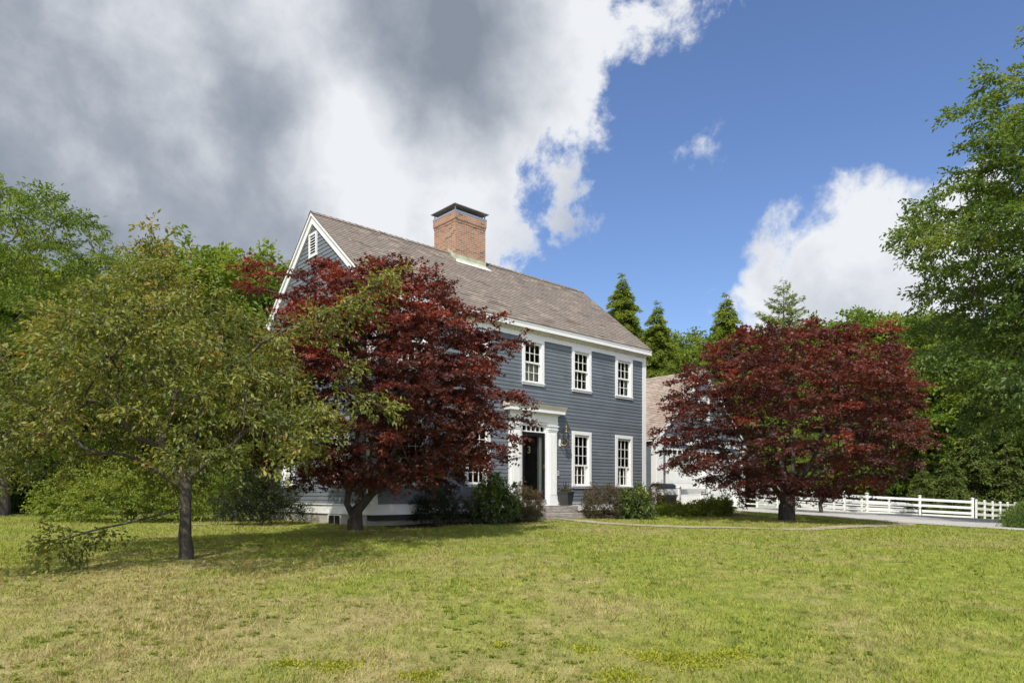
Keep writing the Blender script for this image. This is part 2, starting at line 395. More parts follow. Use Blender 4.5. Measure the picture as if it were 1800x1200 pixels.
path = strip('footpath', PTH, PTW, M['path'], .014, 5, 90, .035, 2)
tag(path, 'narrow tan footpath curving from the granite steps to the driveway', 'path', kind='structure')
spath = strip('side_path', [(-9.6, 19.6), (-8.0, 19.3), (-6.6, 19.2)], [(-9.6, 19.1), (-8.0, 18.9), (-6.6, 18.8)], M['path'], .014, 4, 20, .04, 3)
tag(spath, 'short pale path beside the left end of the house', 'path', kind='structure')

# ------------------------------------------------------------------ house
TH = R(47.767)
U = np.array([math.sin(TH), math.cos(TH)]); Vv = np.array([-math.cos(TH), math.sin(TH)])
P0 = np.array([-3.5014, 17.2]); RZ = math.atan2(U[1], U[0])
L, D2 = 11.143, 3.105; DP = 2*D2
def house_xy(s, t): return P0+s*U+t*Vv
def house_st(x, y):
    d = np.stack([np.asarray(x)-P0[0], np.asarray(y)-P0[1]], -1); return d@U, d@Vv
GW, GOH = .224, .108
ZR, ZE = 8.81, 5.994
SL = (ZR-ZE)/(D2+GW)
def roof_z(t): return ZR-SL*abs(t-D2)

house = empty('colonial_house', (P0[0], P0[1], 0), RZ)
tag(house, 'two-storey blue-grey clapboard house with white trim, black front door and brick chimney', 'house')

ST0, ST1 = .60, 5.575
def siding(mb, frame, z0, z1, span, openings, e=.112, proud=.016):
    z = z0
    while z < z1-1e-4:
        zt = min(z+e, z1); zc = (z+zt)/2
        a, b = span(zc)
        if b-a > .02:
            iv = [(a, b)]
            for (o0, o1, oz0, oz1) in openings:
                if oz0 < zc < oz1:
                    nv = []
                    for (p, q) in iv:
                        if o1 <= p or o0 >= q: nv.append((p, q)); continue
                        if o0 > p: nv.append((p, o0))
                        if o1 < q: nv.append((o1, q))
                    iv = nv
            a0, b0 = span(z); a1, b1 = span(zt)
            for (p, q) in iv:
                p0 = a0 if p == a else p; p1 = a1 if p == a else p
                q0 = b0 if q == b else q; q1 = b1 if q == b else q
                mb.poly([frame(p0, proud, z), frame(q0, proud, z), frame(q1, .002, zt), frame(p1, .002, zt)])
                mb.poly([frame(p0, 0, z), frame(q0, 0, z), frame(q0, proud, z), frame(p0, proud, z)])
        z = zt
front = lambda a, o, z: (a, -o, z)
left = lambda a, o, z: (-o, a, z)
right = lambda a, o, z: (L+o, a, z)
back = lambda a, o, z: (a, DP+o, z)
WIN = [(1.234, 1.07, 2.90, 'lo'), (3.404, 1.07, 2.90, 'lo'), (7.754, 1.07, 2.90, 'lo'), (9.925, 1.07, 2.90, 'lo'),
       (1.234, 4.165, 5.575, 'up'), (3.404, 4.165, 5.575, 'up'), (5.574, 4.165, 5.575, 'up'), (7.754, 4.165, 5.575, 'up'), (9.925, 4.165, 5.575, 'up')]
GWIN = [(1.467, 1.07, 2.90, 'lo'), (4.77, 1.07, 2.90, 'lo'), (1.467, 4.165, 5.575, 'up'), (4.77, 4.165, 5.575, 'up')]
WW = .455
DC = 5.574
mb = MB()
op = [(c-WW+.06, c+WW-.06, z0+.05, z1-.04) for c, z0, z1, k in WIN]+[(DC-.52, DC+.52, 0, 2.95)]
siding(mb, front, ST0, ST1, lambda z: (.16, L-.16), op)
mb.build('front_siding', M['siding'], house, weld=False)
mb = MB()
gop = [(c-WW+.06, c+WW-.06, z0+.05, z1-.04) for c, z0, z1, k in GWIN]+[(D2-.17, D2+.17, 7.62, 8.16)]
def gspan(z):
    zt = roof_z(D2)-.12
    h = (zt-z)/SL; return (max(.16, D2-h), min(DP-.16, D2+h)) if z > ZE-.35 else (.16, DP-.16)
siding(mb, left, ST0, ZR-.12, gspan, gop)
mb.build('gable_siding', M['siding'], house, weld=False)
mb = MB(); siding(mb, right, ST0, ZR-.12, gspan, []); mb.build('gable_siding', M['siding'], house, weld=False)
mb = MB(); siding(mb, back, ST0, ST1, lambda z: (.16, L-.16), []); mb.build('rear_siding', M['siding'], house, weld=False)
# dark interior shell behind the openings
mb = MB()
def wallholes(frame, a0, a1, z0, z1, holes):
    xs = sorted({a0, a1, *[h[0] for h in holes], *[h[1] for h in holes]}); zs = sorted({z0, z1, *[h[2] for h in holes], *[h[3] for h in holes]})
    for x0, x1 in zip(xs, xs[1:]):
        for q0, q1 in zip(zs, zs[1:]):
            xc, zc = (x0+x1)/2, (q0+q1)/2
            if any(h[0] < xc < h[1] and h[2] < zc < h[3] for h in holes): continue
            mb.poly([frame(x0, -.02, q0), frame(x1, -.02, q0), frame(x1, -.02, q1), frame(x0, -.02, q1)])
wallholes(front, .02, L-.02, .3, 5.9, [(c-WW+.06, c+WW-.06, z0+.05, z1-.04) for c, z0, z1, k in WIN]+[(DC-.52, DC+.52, .6, 2.95)])
wallholes(left, .02, DP-.02, .3, 5.9, gop[:4])
wallholes(right, .02, DP-.02, .3, 5.9, []); wallholes(back, .02, L-.02, .3, 5.9, [])
mb.box(.03, L-.03, .03, DP-.03, .2, .3); mb.box(.03, L-.03, .03, DP-.03, 3.2, 3.4); mb.box(.03, L-.03, .03, DP-.03, 5.8, 5.9)
for c in (2.3, 4.5, 6.7, 8.8): mb.box(c, c+.1, .04, DP-.04, .3, 5.8)
mb.box(.04, L-.04, 2.6, 2.7, .3, 5.8)
mb.build('inner_wall', M['dark'], house, weld=False)
# foundation (recessed below the water table)
mb = MB(); mb.box(.004, L-.004, .24, DP-.004, -.6, .36); mb.build('foundation', M['concrete'], house)
# water table boards
mb = MB()
mb.box(-.05, L+.05, -.05, .0, .345, .585); mb.box(-.035, .0, .0, DP+.05, .345, .585); mb.box(L, L+.05, 0, DP+.05, .345, .585); mb.box(0, L, DP, DP+.05, .345, .585)
mb.box(-.07, L+.07, -.07, 0, .587, .61); mb.box(-.07, 0, 0, DP+.07, .587, .61); mb.box(L, L+.07, 0, DP+.07, .587, .61)
mb.build('water_table', M['white'], house)
# corner boards
for (x0, x1, y0, y1) in ((-.03, .17, -.03, .0), (L-.17, L+.03, -.03, 0)):
    mb = MB(); mb.box(x0, x1, y0, y1, .612, 5.72)
    if x0 < 1: mb.box(-.03, 0, .0, .19, .612, 5.75)
    else: mb.box(L, L+.03, 0, .19, .612, 5.75)
    mb.build('corner_board', M['white'], house)
for x0 in (-.03, L):
    mb = MB(); mb.box(x0, x0+.03, DP-.17, DP+.03, .612, 5.75); mb.build('corner_board', M['white'], house)
# frieze + soffit + fascia
mb = MB(); mb.box(.172, L-.172, -.028, 0, 5.577, 5.72); mb.build('frieze', M['white'], house)
mb = MB(); mb.prism([(-.028, 5.722), (-.028, 5.90), (0, 5.90), (0, 5.722)], 0, .0, L)
mb.prism([(-.03, 5.725), (-.195, 5.845), (-.195, 5.87), (-.03, 5.87)], 0, .0, L)
n = int(L/.135)
for i in range(n):
    x = .05+i*.135
    mb.prism([(-.0295, 5.705), (-.197, 5.826), (-.197, 5.845), (-.0295, 5.724)], 0, x, x+.075)
mb.build('soffit', M['soffit'], house, weld=False)
mb = MB()
for sgn, y in ((-1, 0), (1, DP)):
    a, b = sorted((y+sgn*.2, y+sgn*.222)); mb.box(-GOH+.01, L+GOH-.01, a, b, 5.80, 5.955)
    a, b = sorted((y+sgn*.19, y+sgn*.235)); mb.box(-GOH+.005, L+GOH-.005, a, b, 5.925, 5.972)
mb.build('fascia', M['white'], house)
mb = MB(); mb.box(.0, L, DP, DP+.2, 5.80, 5.82); mb.build('soffit', M['soffit'], house)
# rake boards (left and right)
def rake(x0, x1):
    mb = MB()
    for sg in (-1, 1):
        t0, t1 = D2+sg*(D2+GW-.005), D2
        zt0, zt1 = roof_z(t0)-.03, ZR-.03
        w = .30
        mb.prism([(t0, zt0), (t1, zt1), (t1, zt1-w), (t0, zt0-.155), ] if False else [(t0, zt0), (t1, zt1), (t1, zt1-w), (t0+(-sg)*.19, roof_z(t0)-w+.19*SL-.03), (t0, zt0-.16)], 0, x0, x1)
    return mb.build('rake_board', M['white'], house, weld=False)
rake(-.058, -.0); rake(L, L+.058)
def rake2(x0, x1):
    mb = MB()
    for sg in (-1, 1):
        t0 = D2+sg*(D2+GW); mb.prism([(t0, roof_z(t0)-.012), (D2, ZR-.012), (D2, ZR-.11), (t0, roof_z(t0)-.11)], 0, x0, x1)
    return mb.build('rake_moulding', M['white'], house, weld=False)
rake2(-GOH+.012, -.06); rake2(L+.06, L+GOH-.012)
# roof: real lapped courses
def roof_slope(mb, x0, x1, sg, tmid, half, zr, sl, e=.14, th=.014):
    n = int(math.hypot(half, half*sl)/e); dt = half/n
    for i in range(n):
        ta = half-i*dt; tb = half-(i+1)*dt
        f = lambda t, up: (tmid+sg*t, zr-sl*t+up)
        pa, pb, pc = f(ta, th), f(tb, .001), f(ta, -.012 if i == 0 else .0)
        v0 = i*e
        mb.poly([(x0, *pa), (x1, *pa), (x1, *pb), (x0, *pb)], [(x0, v0+.003), (x1, v0+.003), (x1, v0+e-.003), (x0, v0+e-.003)])
        mb.poly([(x0, *pc), (x1, *pc), (x1, *pa), (x0, *pa)], [(x0, v0+.003), (x1, v0+.003), (x1, v0+.004), (x0, v0+.004)])
    a, b = (tmid+sg*half, zr-sl*half-.012), (tmid, zr-.012)
    mb.poly([(x0, *a), (x0, *b), (x1, *b), (x1, *a)])
    for x in (x0, x1): mb.poly([(x, *a), (x, *b), (x, b[0], zr+.004), (x, a[0], a[1]+.02)])
mb = MB()
for sg in (-1, 1): roof_slope(mb, -GOH, L+GOH, sg, D2, D2+GW+.02, ZR, SL)
roof = mb.build('roof', M['shingle'], house, weld=False)
mb = MB(); x = -GOH; k = 0
while x < L+GOH-.05:
    x1 = min(x+.2, L+GOH)
    for sg in (-1, 1):
        a = [(x, D2, ZR+.035), (x1, D2, ZR+.018), (x1, D2+sg*.14, ZR+.018-.14*SL+.004), (x, D2+sg*.14, ZR+.035-.14*SL+.004)]
        mb.poly(a, [(x+.3, .01+.14*k), (x1+.3, .01+.14*k), (x1+.3, .13+.14*k), (x+.3, .13+.14*k)])
        mb.poly([(x, D2, ZR+.01), (x, D2, ZR+.035), a[3], (x, D2+sg*.14, ZR+.01-.14*SL)])
    x = x1; k += 1
mb.build('ridge_cap', M['shingle'], roof, weld=False)
# chimney
CS, CT, CWS, CWT = 4.72, 2.72, 1.27, 1.16
mb = MB(); mb.brickbox(CS, CS+CWS, CT, CT+CWT, 8.0, 9.80)
mb.brickbox(CS-.012, CS+CWS+.012, CT-.012, CT+CWT+.012, 9.72, 9.80+.002)
mb.brickbox(CS-.03, CS+CWS+.03, CT-.03, CT+CWT+.03, 9.802, 10.02)
chim = mb.build('chimney', M['brick'], house, weld=False)
mb = MB(); zc = 10.022
mb.box(CS-.035, CS+CWS+.035, CT-.035, CT+CWT+.035, zc, zc+.07)
mb.box(CS+.06, CS+CWS-.06, CT+.06, CT+CWT-.06, zc+.071, zc+.1)
for x in (CS-.0, CS+CWS-.03):
    for y in (CT-.0, CT+CWT-.03): mb.box(x, x+.03, y, y+.03, zc+.071, zc+.225)
mb.build('cap_collar', M['steel'], chim, weld=False)
mb = MB(); z = zc+.226; o = .09
A = [(CS-o, CT-o, z), (CS+CWS+o, CT-o, z), (CS+CWS+o, CT+CWT+o, z), (CS-o, CT+CWT+o, z)]
c = (CS+CWS/2, CT+CWT/2, z+.13)
mb.poly(A)
for i in range(4):
    a, b = A[i], A[(i+1) % 4]; a2 = (*a[:2], z+.018); b2 = (*b[:2], z+.018); mb.poly([a, b, b2, a2]); mb.poly([a2, b2, c])
mb.build('cap_roof', M['capmetal'], chim)
mb = MB()
zb = roof_z(CT)
mb.box(CS-.014, CS+CWS+.014, CT-.014, CT-.001, zb-.05, zb+.17)
mb.poly([(CS-.05, CT-.12, roof_z(CT-.12)+.02), (CS+CWS+.05, CT-.12, roof_z(CT-.12)+.02), (CS+CWS+.02, CT-.014, zb+.045), (CS-.02, CT-.014, zb+.045)])
for x in (CS-.014, CS+CWS+.001): mb.prism([(CT, zb), (D2, ZR), (D2, ZR+.12), (CT, zb+.17)], 0, x, x+.013)
mb.build('flashing', M['flash'], chim, weld=False)
mb = MB(); mb.box(CS-.06, CS+CWS+.06, CT-.16, CT-.05, roof_z(CT-.16)+.016, roof_z(CT-.16)+.03); 
mb = MB(); z1 = roof_z(CT-.2)+.02; z2 = roof_z(CT-.1)+.026
mb.poly([(CS-.08, CT-.2, z1), (CS+CWS+.1, CT-.2, z1), (CS+CWS+.1, CT-.1, z2), (CS-.08, CT-.1, z2)]); mb.build('flashing', M['white'], chim)
# gable vent
mb = MB()
def frame_rect(mb, frame, a0, a1, z0, z1, w, o0, o1):
    def bx(p0, p1, q0, q1):
        A, B = frame(p0, o0, q0), frame(p1, o1, q1)
        mb.box(min(A[0], B[0]), max(A[0], B[0]), min(A[1], B[1]), max(A[1], B[1]), q0, q1)
    bx(a0, a0+w, z0, z1); bx(a1-w, a1, z0, z1); bx(a0+w, a1-w, z0, z0+w); bx(a0+w, a1-w, z1-w, z1)
frame_rect(mb, left, D2-.235, D2+.235, 7.55, 8.22, .055, .0, .05)
vent = mb.build('gable_vent', M['white'], house)
mb = MB()
for i in range(7):
    z = 7.625+i*.077; mb.prism([(-.04, z), (-.036, z+.02), (.02, z+.055), (.02, z+.035)], 1, D2-.178, D2+.178)
mb.build('louvre', M['white'], vent)
mb = MB(); mb.box(.03, .04, D2-.2, D2+.2, 7.58, 8.2); mb.build('louvre_back', M['dark'], vent)

# windows ------------------------------------------------------------
def window_meshes(h, rows_up, rows_lo, curtain, kind):
    """window local: x along wall centred, y outward = -y, z from casing bottom"""
    out = {}
    W = WW
    mb = MB()
    mb.box(-W, -W+.105, -.05, -.0, .09, h-.11); mb.box(W-.105, W, -.05, 0, .09, h-.11)
    mb.box(-W-.003, W+.003, -.052, 0, h-.11, h); mb.box(-W-.002, W+.002, -.052, 0, .0, .055)
    # jambs going in
    mb.box(-W+.075, -W+.104, -.0, .12, .09, h-.11); mb.box(W-.104, W-.075, .0, .12, .09, h-.11); mb.box(-W+.104, W-.104, 0, .12, h-.135, h-.105)
    out['window'] = mb
    mb = MB(); mb.box(-W-.02, W+.02, -.075, .12, .056, .089); out['sill'] = mb
    x0, x1 = -W+.105, W-.105; z0, z1 = .09, h-.135
    tot = rows_up+rows_lo; zm = z0+(z1-z0)*rows_lo/tot
    def sash(y0, zl, zh, rows):
        mb = MB(); f = .042; y1 = y0+.035
        mb.box(x0, x0+f, y0, y1, zl, zh); mb.box(x1-f, x1, y0, y1, zl, zh); mb.box(x0+f, x1-f, y0, y1, zl, zl+f+.01); mb.box(x0+f, x1-f, y0, y1, zh-f, zh)
        for i in (1, 2):
            x = x0+f+(x1-x0-2*f)*i/3; mb.box(x-.009, x+.009, y0+.004, y1-.004, zl+f+.01, zh-f)
        for i in range(1, rows):
            z = zl+f+(zh-zl-2*f)*i/rows; mb.box(x0+f, x1-f, y0+.006, y1-.006, z-.009, z+.009)
        return mb
    out['sash'] = sash(.012, zm-.02, z1, rows_up); out['sash2'] = sash(.052, z0, zm+.022, rows_lo)
    mb = MB(); mb.poly([(x0, .028, zm), (x1, .028, zm), (x1, .028, z1), (x0, .028, z1)]); mb.poly([(x0, .07, z0), (x1, .07, z0), (x1, .07, zm), (x0, .07, zm)]); out['pane'] = mb
    if curtain:
        mb = MB()
        for side in (-1, 1):
            xa = side*(W-.10); xb = side*(.02 if curtain == 2 else .2); zz1 = (zm if curtain == 2 else z1)
            N = 16; pts = []
            for i in range(N+1): pts.append((xa+(xb-xa)*i/N, .17+.018*math.sin(i*1.9)))
            for p, q in zip(pts, pts[1:]): mb.poly([(*p, z0), (*q, z0), (*q, zz1), (*p, zz1)])
        out['curtain'] = mb
    return out
_wm = {}
def make_window(parent, loc, rz, h, kind, curtain):
    key = (kind, curtain, round(h, 3))
    if key not in _wm:
        d = window_meshes(h, 3 if kind == 'lo' else 2, 2, curtain, kind)
        first = True
        w = d['window'].build('window', M['white'], parent); kids = []
        for nm, mt in (('sill', 'white'), ('sash', 'white_old'), ('sash2', 'white_old'), ('pane', 'glass'), ('curtain', 'curtain')):
            if nm in d: d[nm].build(nm.replace('2', ''), M[mt], w)
        _wm[key] = w
    else:
        w = copy_tree(_wm[key], parent)
    w.location = loc; w.rotation_euler = (0, 0, rz); return w
for i, (c, z0, z1, k) in enumerate(WIN):
    cur = {4: 1, 5: 2, 6: 2, 7: 0, 8: 1}.get(i, 0)
    make_window(house, (c, 0, z0), 0, z1-z0, k, cur)
for c, z0, z1, k in GWIN: make_window(house, (0, c, z0), -math.pi/2, z1-z0, k, 1)
# basement window
mb = MB(); frame_rect(mb, lambda a, o, z: (.003-o, a, z), 1.55, 2.25, .04, .33, .03, .0, .02)
mb.box(-.012, .003, 1.885, 1.905, .07, .30)
bw = mb.build('basement_window', M['white_old'], house)
mb = MB(); mb.box(-.004, .003, 1.58, 2.22, .07, .3); mb.build('pane', M['black'], bw)

# front door surround --------------------------------------------------
SX0, SX1 = DC-1.0, DC+1.0
IN = .49
for s0, s1 in ((SX0, DC-IN), (DC+IN, SX1)):
    mb = MB(); mb.box(s0, s1, -.06, 0, .47, 2.99)
    a, b = (s0+.06, s0+.40) if s0 < DC else (s1-.40, s1-.06)
    p0, p1 = a, b
    mb.box(p0, p1, -.115, -.06, .82, 2.80)                      # pilaster shaft
    for i in range(4):                                          # reeds of the flute
        x = p0+.04+i*(p1-p0-.08)/4; mb.box(x+.012, x+(p1-p0-.08)/4-.012, -.127, -.115, .86, 2.74)
    mb.box(p0-.025, p1+.025, -.15, -.06, .47, .66); mb.box(p0-.015, p1+.015, -.14, -.06, .662, .72); mb.box(p0-.008, p1+.008, -.13, -.06, .722, .818)
    for q0, q1, o in ((2.802, 2.85, .128), (2.852, 2.89, .145), (2.892, 2.95, .132), (2.952, 2.99, .16)): mb.box(p0-o+.11, p1+o-.11, -o, -.06, q0, q1)
    mb.build('pilaster', M['white'], house, weld=False)
mb = MB()
mb.box(SX0-.0, SX1+.0, -.09, 0, 2.992, 3.06); mb.box(SX0-.02, SX1+.02, -.12, 0, 3.062, 3.085)
mb.box(SX0, SX1, -.095, 0, 3.087, 3.30)
mb.box(SX0-.04, SX1+.04, -.14, 0, 3.302, 3.34); mb.box(SX0-.16, SX1+.16, -.27, 0, 3.342, 3.45)
mb.build('entablature', M['white'], house, weld=False)
mb = MB(); mb.prism([(-.27, 3.452), (-.33, 3.55), (-.33, 3.575), (0, 3.60), (0, 3.452)], 0, SX0-.2, SX1+.2); mb.build('hood_moulding', M['soffit'], house)
mb = MB(); mb.prism([(-.345, 3.577), (-.345, 3.588), (0, 3.64), (0, 3.602)], 0, SX0-.215, SX1+.215); mb.build('hood_roof', M['darkmetal'], house)
# transom
mb = MB(); mb.box(DC-IN, DC+IN, -.03, .03, 2.75, 2.785); mb.box(DC-IN, DC+IN, -.03, .03, 2.93, 2.99)
for i in range(6):
    x = DC-IN+i*(2*IN-.04)/5; mb.box(x, x+.04, -.03, .03, 2.785, 2.93)
tr = mb.build('transom', M['white'], house)
mb = MB(); mb.poly([(DC-IN, 0, 2.78), (DC+IN, 0, 2.78), (DC+IN, 0, 2.94), (DC-IN, 0, 2.94)]); mb.build('pane', M['glass'], tr)
# storm door (black frame, full glass) in front of the black panelled door
mb = MB(); z0, z1 = .72, 2.745
mb.box(DC-.48, DC-.385, -.045, -.01, z0, z1); mb.box(DC+.385, DC+.48, -.045, -.01, z0, z1); mb.box(DC-.385, DC+.385, -.045, -.01, z1-.12, z1); mb.box(DC-.385, DC+.385, -.045, -.01, z0, z0+.16)
sd = mb.build('storm_door', M['black'], house)
mb = MB(); mb.poly([(DC-.385, -.028, z0+.16), (DC+.385, -.028, z0+.16), (DC+.385, -.028, z1-.12), (DC-.385, -.028, z1-.12)]); mb.build('pane', M['glass'], sd)
mb = MB(); mb.tube([(DC+.43, -.05, 1.72), (DC+.43, -.085, 1.72), (DC+.35, -.09, 1.72)], .011); mb.box(DC+.41, DC+.45, -.052, -.046, 1.62, 1.78); mb.build('handle', M['brass'], sd)
mb = MB(); mb.box(DC-.46, DC+.30, .10, .145, .72, 2.745)
for x0, x1 in ((DC-.40, DC-.13), (DC-.03, DC+.24)):
    for q0, q1 in ((.84, 1.45), (1.55, 2.18), (2.28, 2.62)):
        frame_rect(mb, lambda a, o, z: (a, .10-o, z), x0, x1, q0, q1, .02, .0, .012); mb.box(x0+.05, x1-.05, .092, .0999, q0+.05, q1-.05)
dr = mb.build('front_door', M['black'], house, weld=False)
mb = MB(); mb.lathe([(0, 0), (.028, 0), (.03, .03), (.015, .05), (0, .05)], 0, 0, 10)
k = mb.build('handle', M['brass'], dr); k.location = (DC+.26, .10, 1.70); k.rotation_euler = (R(90), 0, 0)
mb = MB(); mb.lathe([(0, 0), (.022, 0), (.022, .02), (0, .02)], 0, 0, 10)
k = mb.build('deadbolt', M['brass'], dr); k.location = (DC+.26, .10, 1.83); k.rotation_euler = (R(90), 0, 0)
mb = MB(); mb.box(DC+.30, DC+.49, .02, .14, .72, 2.745); mb.box(DC-.49, DC-.46, .02, .14, .72, 2.745); mb.build('door_jamb', M['white_old'], house)
mb = MB(); mb.box(DC-.49, DC+.49, -.10, .2, .66, .715); mb.build('threshold', M['granite'], house)
mb = MB(); mb.box(DC-.49, DC+.49, -.03, .0, .47, .655); mb.build('kick_board', M['white'], house)
def text_obj(name, s, size, mat, parent, loc, rot, depth=.006):
    cu = bpy.data.curves.new(name, 'FONT'); cu.body = s; cu.size = size; cu.extrude = depth; cu.align_x = 'CENTER'; cu.offset = .004
    o = bpy.data.objects.new(name, cu); COL.objects.link(o)
    dg = bpy.context.evaluated_depsgraph_get(); me = bpy.data.meshes.new_from_object(o.evaluated_get(dg)); bpy.data.objects.remove(o)
    me.materials.clear(); me.materials.append(mat)
    q = link(name, me, parent); q.location = loc; q.rotation_euler = rot; return q
text_obj('door_number', '3', .30, M['gold'], dr, (DC-.07, .088, 2.12), (R(90), 0, 0))
mb = MB(); mb.box(6.60, 6.68, -.045, -.018, 1.46, 1.60); bell = mb.build('doorbell', M['white'], house)
mb = MB(); mb.box(6.622, 6.658, -.049, -.0455, 1.485, 1.52); mb.box(6.622, 6.658, -.048, -.0455, 1.53, 1.58); mb.build('button', M['darkmetal'], bell)

# wall lantern
def hworld(s, t, z): p = house_xy(s, t); return (p[0], p[1], z)
lan = empty('wall_lantern', hworld(6.86, 0, 2.40), RZ)
tag(lan, 'aged brass and glass wall lantern beside the front door', 'lantern')
mb = MB(); mb.box(-.16, -.09, -.04, -.0, -.02, .2); mb.build('wall_plate', M['white'], lan)
mb = MB(); mb.tube([(-.12, -.04, .07), (-.1, -.12, .01), (-.03, -.18, .0), (.0, -.18, .05)], .014); mb.lathe([(0, .0), (.03, .01), (.055, .05), (.03, .08), (.06, .1), (.075, .13), (.02, .135)], 0, -.18); mb.build('bracket', M['brass'], lan, weld=False)
mb = MB(); mb.lathe([(.07, .135), (.105, .2), (.11, .3), (.085, .38), (.05, .42)], 0, -.18, 12); mb.build('glass_shade', M['glass'], lan)
mb = MB()
for i in range(6):
    a = i*math.pi/3; c_, s_ = math.cos(a), math.sin(a)
    mb.tube([(r*c_, -.18+r*s_, z) for r, z in ((.073, .135), (.108, .2), (.113, .3), (.088, .38), (.05, .425))], .005, 5)
mb.lathe([(.012, .135), (.012, .3)], 0, -.18, 6)
mb.build('cage', M['darkmetal'], lan, weld=False)

mb = MB(); mb.lathe([(.06, .42), (.03, .47), (.045, .50), (.02, .53), (.035, .57), (.012, .62), (0, .70)], 0, -.18, 10); mb.build('finial', M['brass'], lan)
# granite steps
def rough_block(name, x0, x1, y0, y1, z0, z1, seed):
    import bmesh
    bm = bmesh.new(); bmesh.ops.create_cube(bm, size=1)
    for v in bm.verts: v.co = Vector(((x0+x1)/2+v.co.x*(x1-x0), (y0+y1)/2+v.co.y*(y1-y0), (z0+z1)/2+v.co.z*(z1-z0)))
    bmesh.ops.bevel(bm, geom=bm.edges[:], offset=.012, segments=2, affect='EDGES')
    bmesh.ops.subdivide_edges(bm, edges=[e for e in bm.edges if e.calc_length() > .1], cuts=7, use_grid_fill=True)
    rs = random.Random(seed)
    for v in bm.verts: v.co += Vector((rs.uniform(-1, 1), rs.uniform(-1, 1), rs.uniform(-.6, .6)))*.006
    me = bpy.data.meshes.new(name); bm.to_mesh(me); bm.free(); return link(name, me, None, M['granite'])
for (x0, x1, y0, y1, z0, z1, lab) in ((4.35, 7.0, -.56, -.06, .30, .505, 'upper rough granite step under the front door holding the black pot'), (4.1, 6.95, -1.0, -.50, .0, .335, 'lower rough granite step where the tan path begins')):
    if z0 < .1: z1 = .297
    o = rough_block('granite_step', x0, x1, y0, y1, z0, z1 if z0 > .1 else .297, int(x0*10))
    o.location = (P0[0], P0[1], .02 if z0 < .1 else .022); o.rotation_euler = (0, 0, RZ); tag(o, lab, 'step', 'granite entrance steps')

# planter on the upper step
pp = hworld(6.72, -.31, .53)
pl = empty('planter', pp, RZ+.2); tag(pl, 'square charcoal plastic pot with a spiky plant on the upper granite step', 'planter')
mb = MB()
def frust(mb, a, b, z0, z1):
    A = [(-a, -a, z0), (a, -a, z0), (a, a, z0), (-a, a, z0)]; B = [(-b, -b, z1), (b, -b, z1), (b, b, z1), (-b, b, z1)]
    for i in range(4): mb.poly([A[i], A[(i+1) % 4], B[(i+1) % 4], B[i]])
    return A, B
A, B = frust(mb, .135, .175, 0, .37); mb.poly(A)
_, C = frust(mb, .185, .19, .37, .43); mb.poly([(-.185, -.185, .37), (.185, -.185, .37), (.185, .185, .37), (-.185, .185, .37)])
_, D_ = frust(mb, .165, .165, .39, .43)
for i in range(4): mb.poly([C[i], C[(i+1) % 4], D_[(i+1) % 4], D_[i]])
mb.build('pot', M['pot'], pl)
mb = MB(); mb.poly([(-.165, -.165, .41), (.165, -.165, .41), (.165, .165, .41), (-.165, .165, .41)]); mb.build('soil', M['soil'], pl)

# ------------------------------------------------------------------ garage
GT = 2.642; GS = 15.389
gp = house_xy(GS, GT); GZ = .30
gar = empty('garage', (gp[0], gp[1], GZ), RZ)
tag(gar, 'blue-grey garage with white doors and pinkish shingle roof right of the house', 'garage')
GWD, GDP = 7.36, 8.0; GE = 3.06; GRZ = 6.35; GHALF = GWD/2; GSL = (GRZ-GE)/(GHALF+.03)
DOORS = [(.80, 3.86), (4.02, 6.72)]; DH = 2.18
mb = MB()
gf = lambda a, o, z: (a, -o, z); gl = lambda a, o, z: (-o, a, z); gr = lambda a, o, z: (GWD+o, a, z); gb = lambda a, o, z: (a, GDP+o, z)
gpo = [(a, b, -.1, DH+.45) for a, b in DOORS]+[(GHALF-.4, GHALF+.4, 4.0, 5.05)]
siding(mb, gf, .15, GE-.25, lambda z: (.02, GWD-.02), gpo)
def ggsp(z):
    h = (GRZ-.1-z)/GSL; return (GHALF-h+.02, GHALF+h-.02)
siding(mb, gf, GE-.02, GRZ-.12, ggsp, gpo)
mb.build('front_siding', M['siding'], gar, weld=False)
for fr in (gl, gr):
    mb = MB(); siding(mb, fr, .15, GE-.1, lambda z: (.02, GDP), []); mb.build('side_siding', M['siding'], gar, weld=False)
mb = MB(); siding(mb, gb, .15, GE-.1, lambda z: (.02, GWD-.02), []); siding(mb, gb, GE-.1, GRZ-.12, ggsp, []); mb.build('rear_siding', M['siding'], gar, weld=False)
mb = MB(); mb.box(-.0, .4, .01, .3, -.4, .149); mb.box(GWD-.3, GWD, .01, GDP, -.4, .149); mb.box(0, .3, .3, GDP, -.4, .149); mb.build('foundation', M['concrete'], gar, weld=False)
mb = MB(); mb.box(.3, GWD-.3, .3, .34, -.2, 2.9); mb.build('inner_wall', M['dark'], gar)
for a, b in ((-.03, .52), (GWD-.42, GWD+.03)):
    mb = MB(); mb.box(a, b, -.04, 0, .0, GE-.25); mb.box(a+.06, b-.06, -.055, -.04, .25, GE-.4); mb.box(a-.015, b+.015, -.065, -.0, GE-.38, GE-.30)
    mb.build('pilaster', M['white'], gar, weld=False)
for x in (-.03, GWD):
    mb = MB(); mb.box(x, x+.03, 0, .2, .0, GE-.1); mb.build('corner_board', M['white'], gar)
mb = MB(); mb.box(-.05, GWD+.05, -.06, 0, GE-.248, GE-.02); mb.box(-.09, GWD+.09, -.11, 0, GE-.018, GE+.03); mb.build('frieze', M['white'], gar)
mb = MB(); mb.box(-.16, -.14, -.1, GDP+.1, GE-.2, GE-.06); mb.box(-.14, 0, -.1, GDP+.1, GE-.2, GE-.185); mb.box(GWD+.14, GWD+.16, -.1, GDP+.1, GE-.2, GE-.06); mb.build('fascia', M['white'], gar)
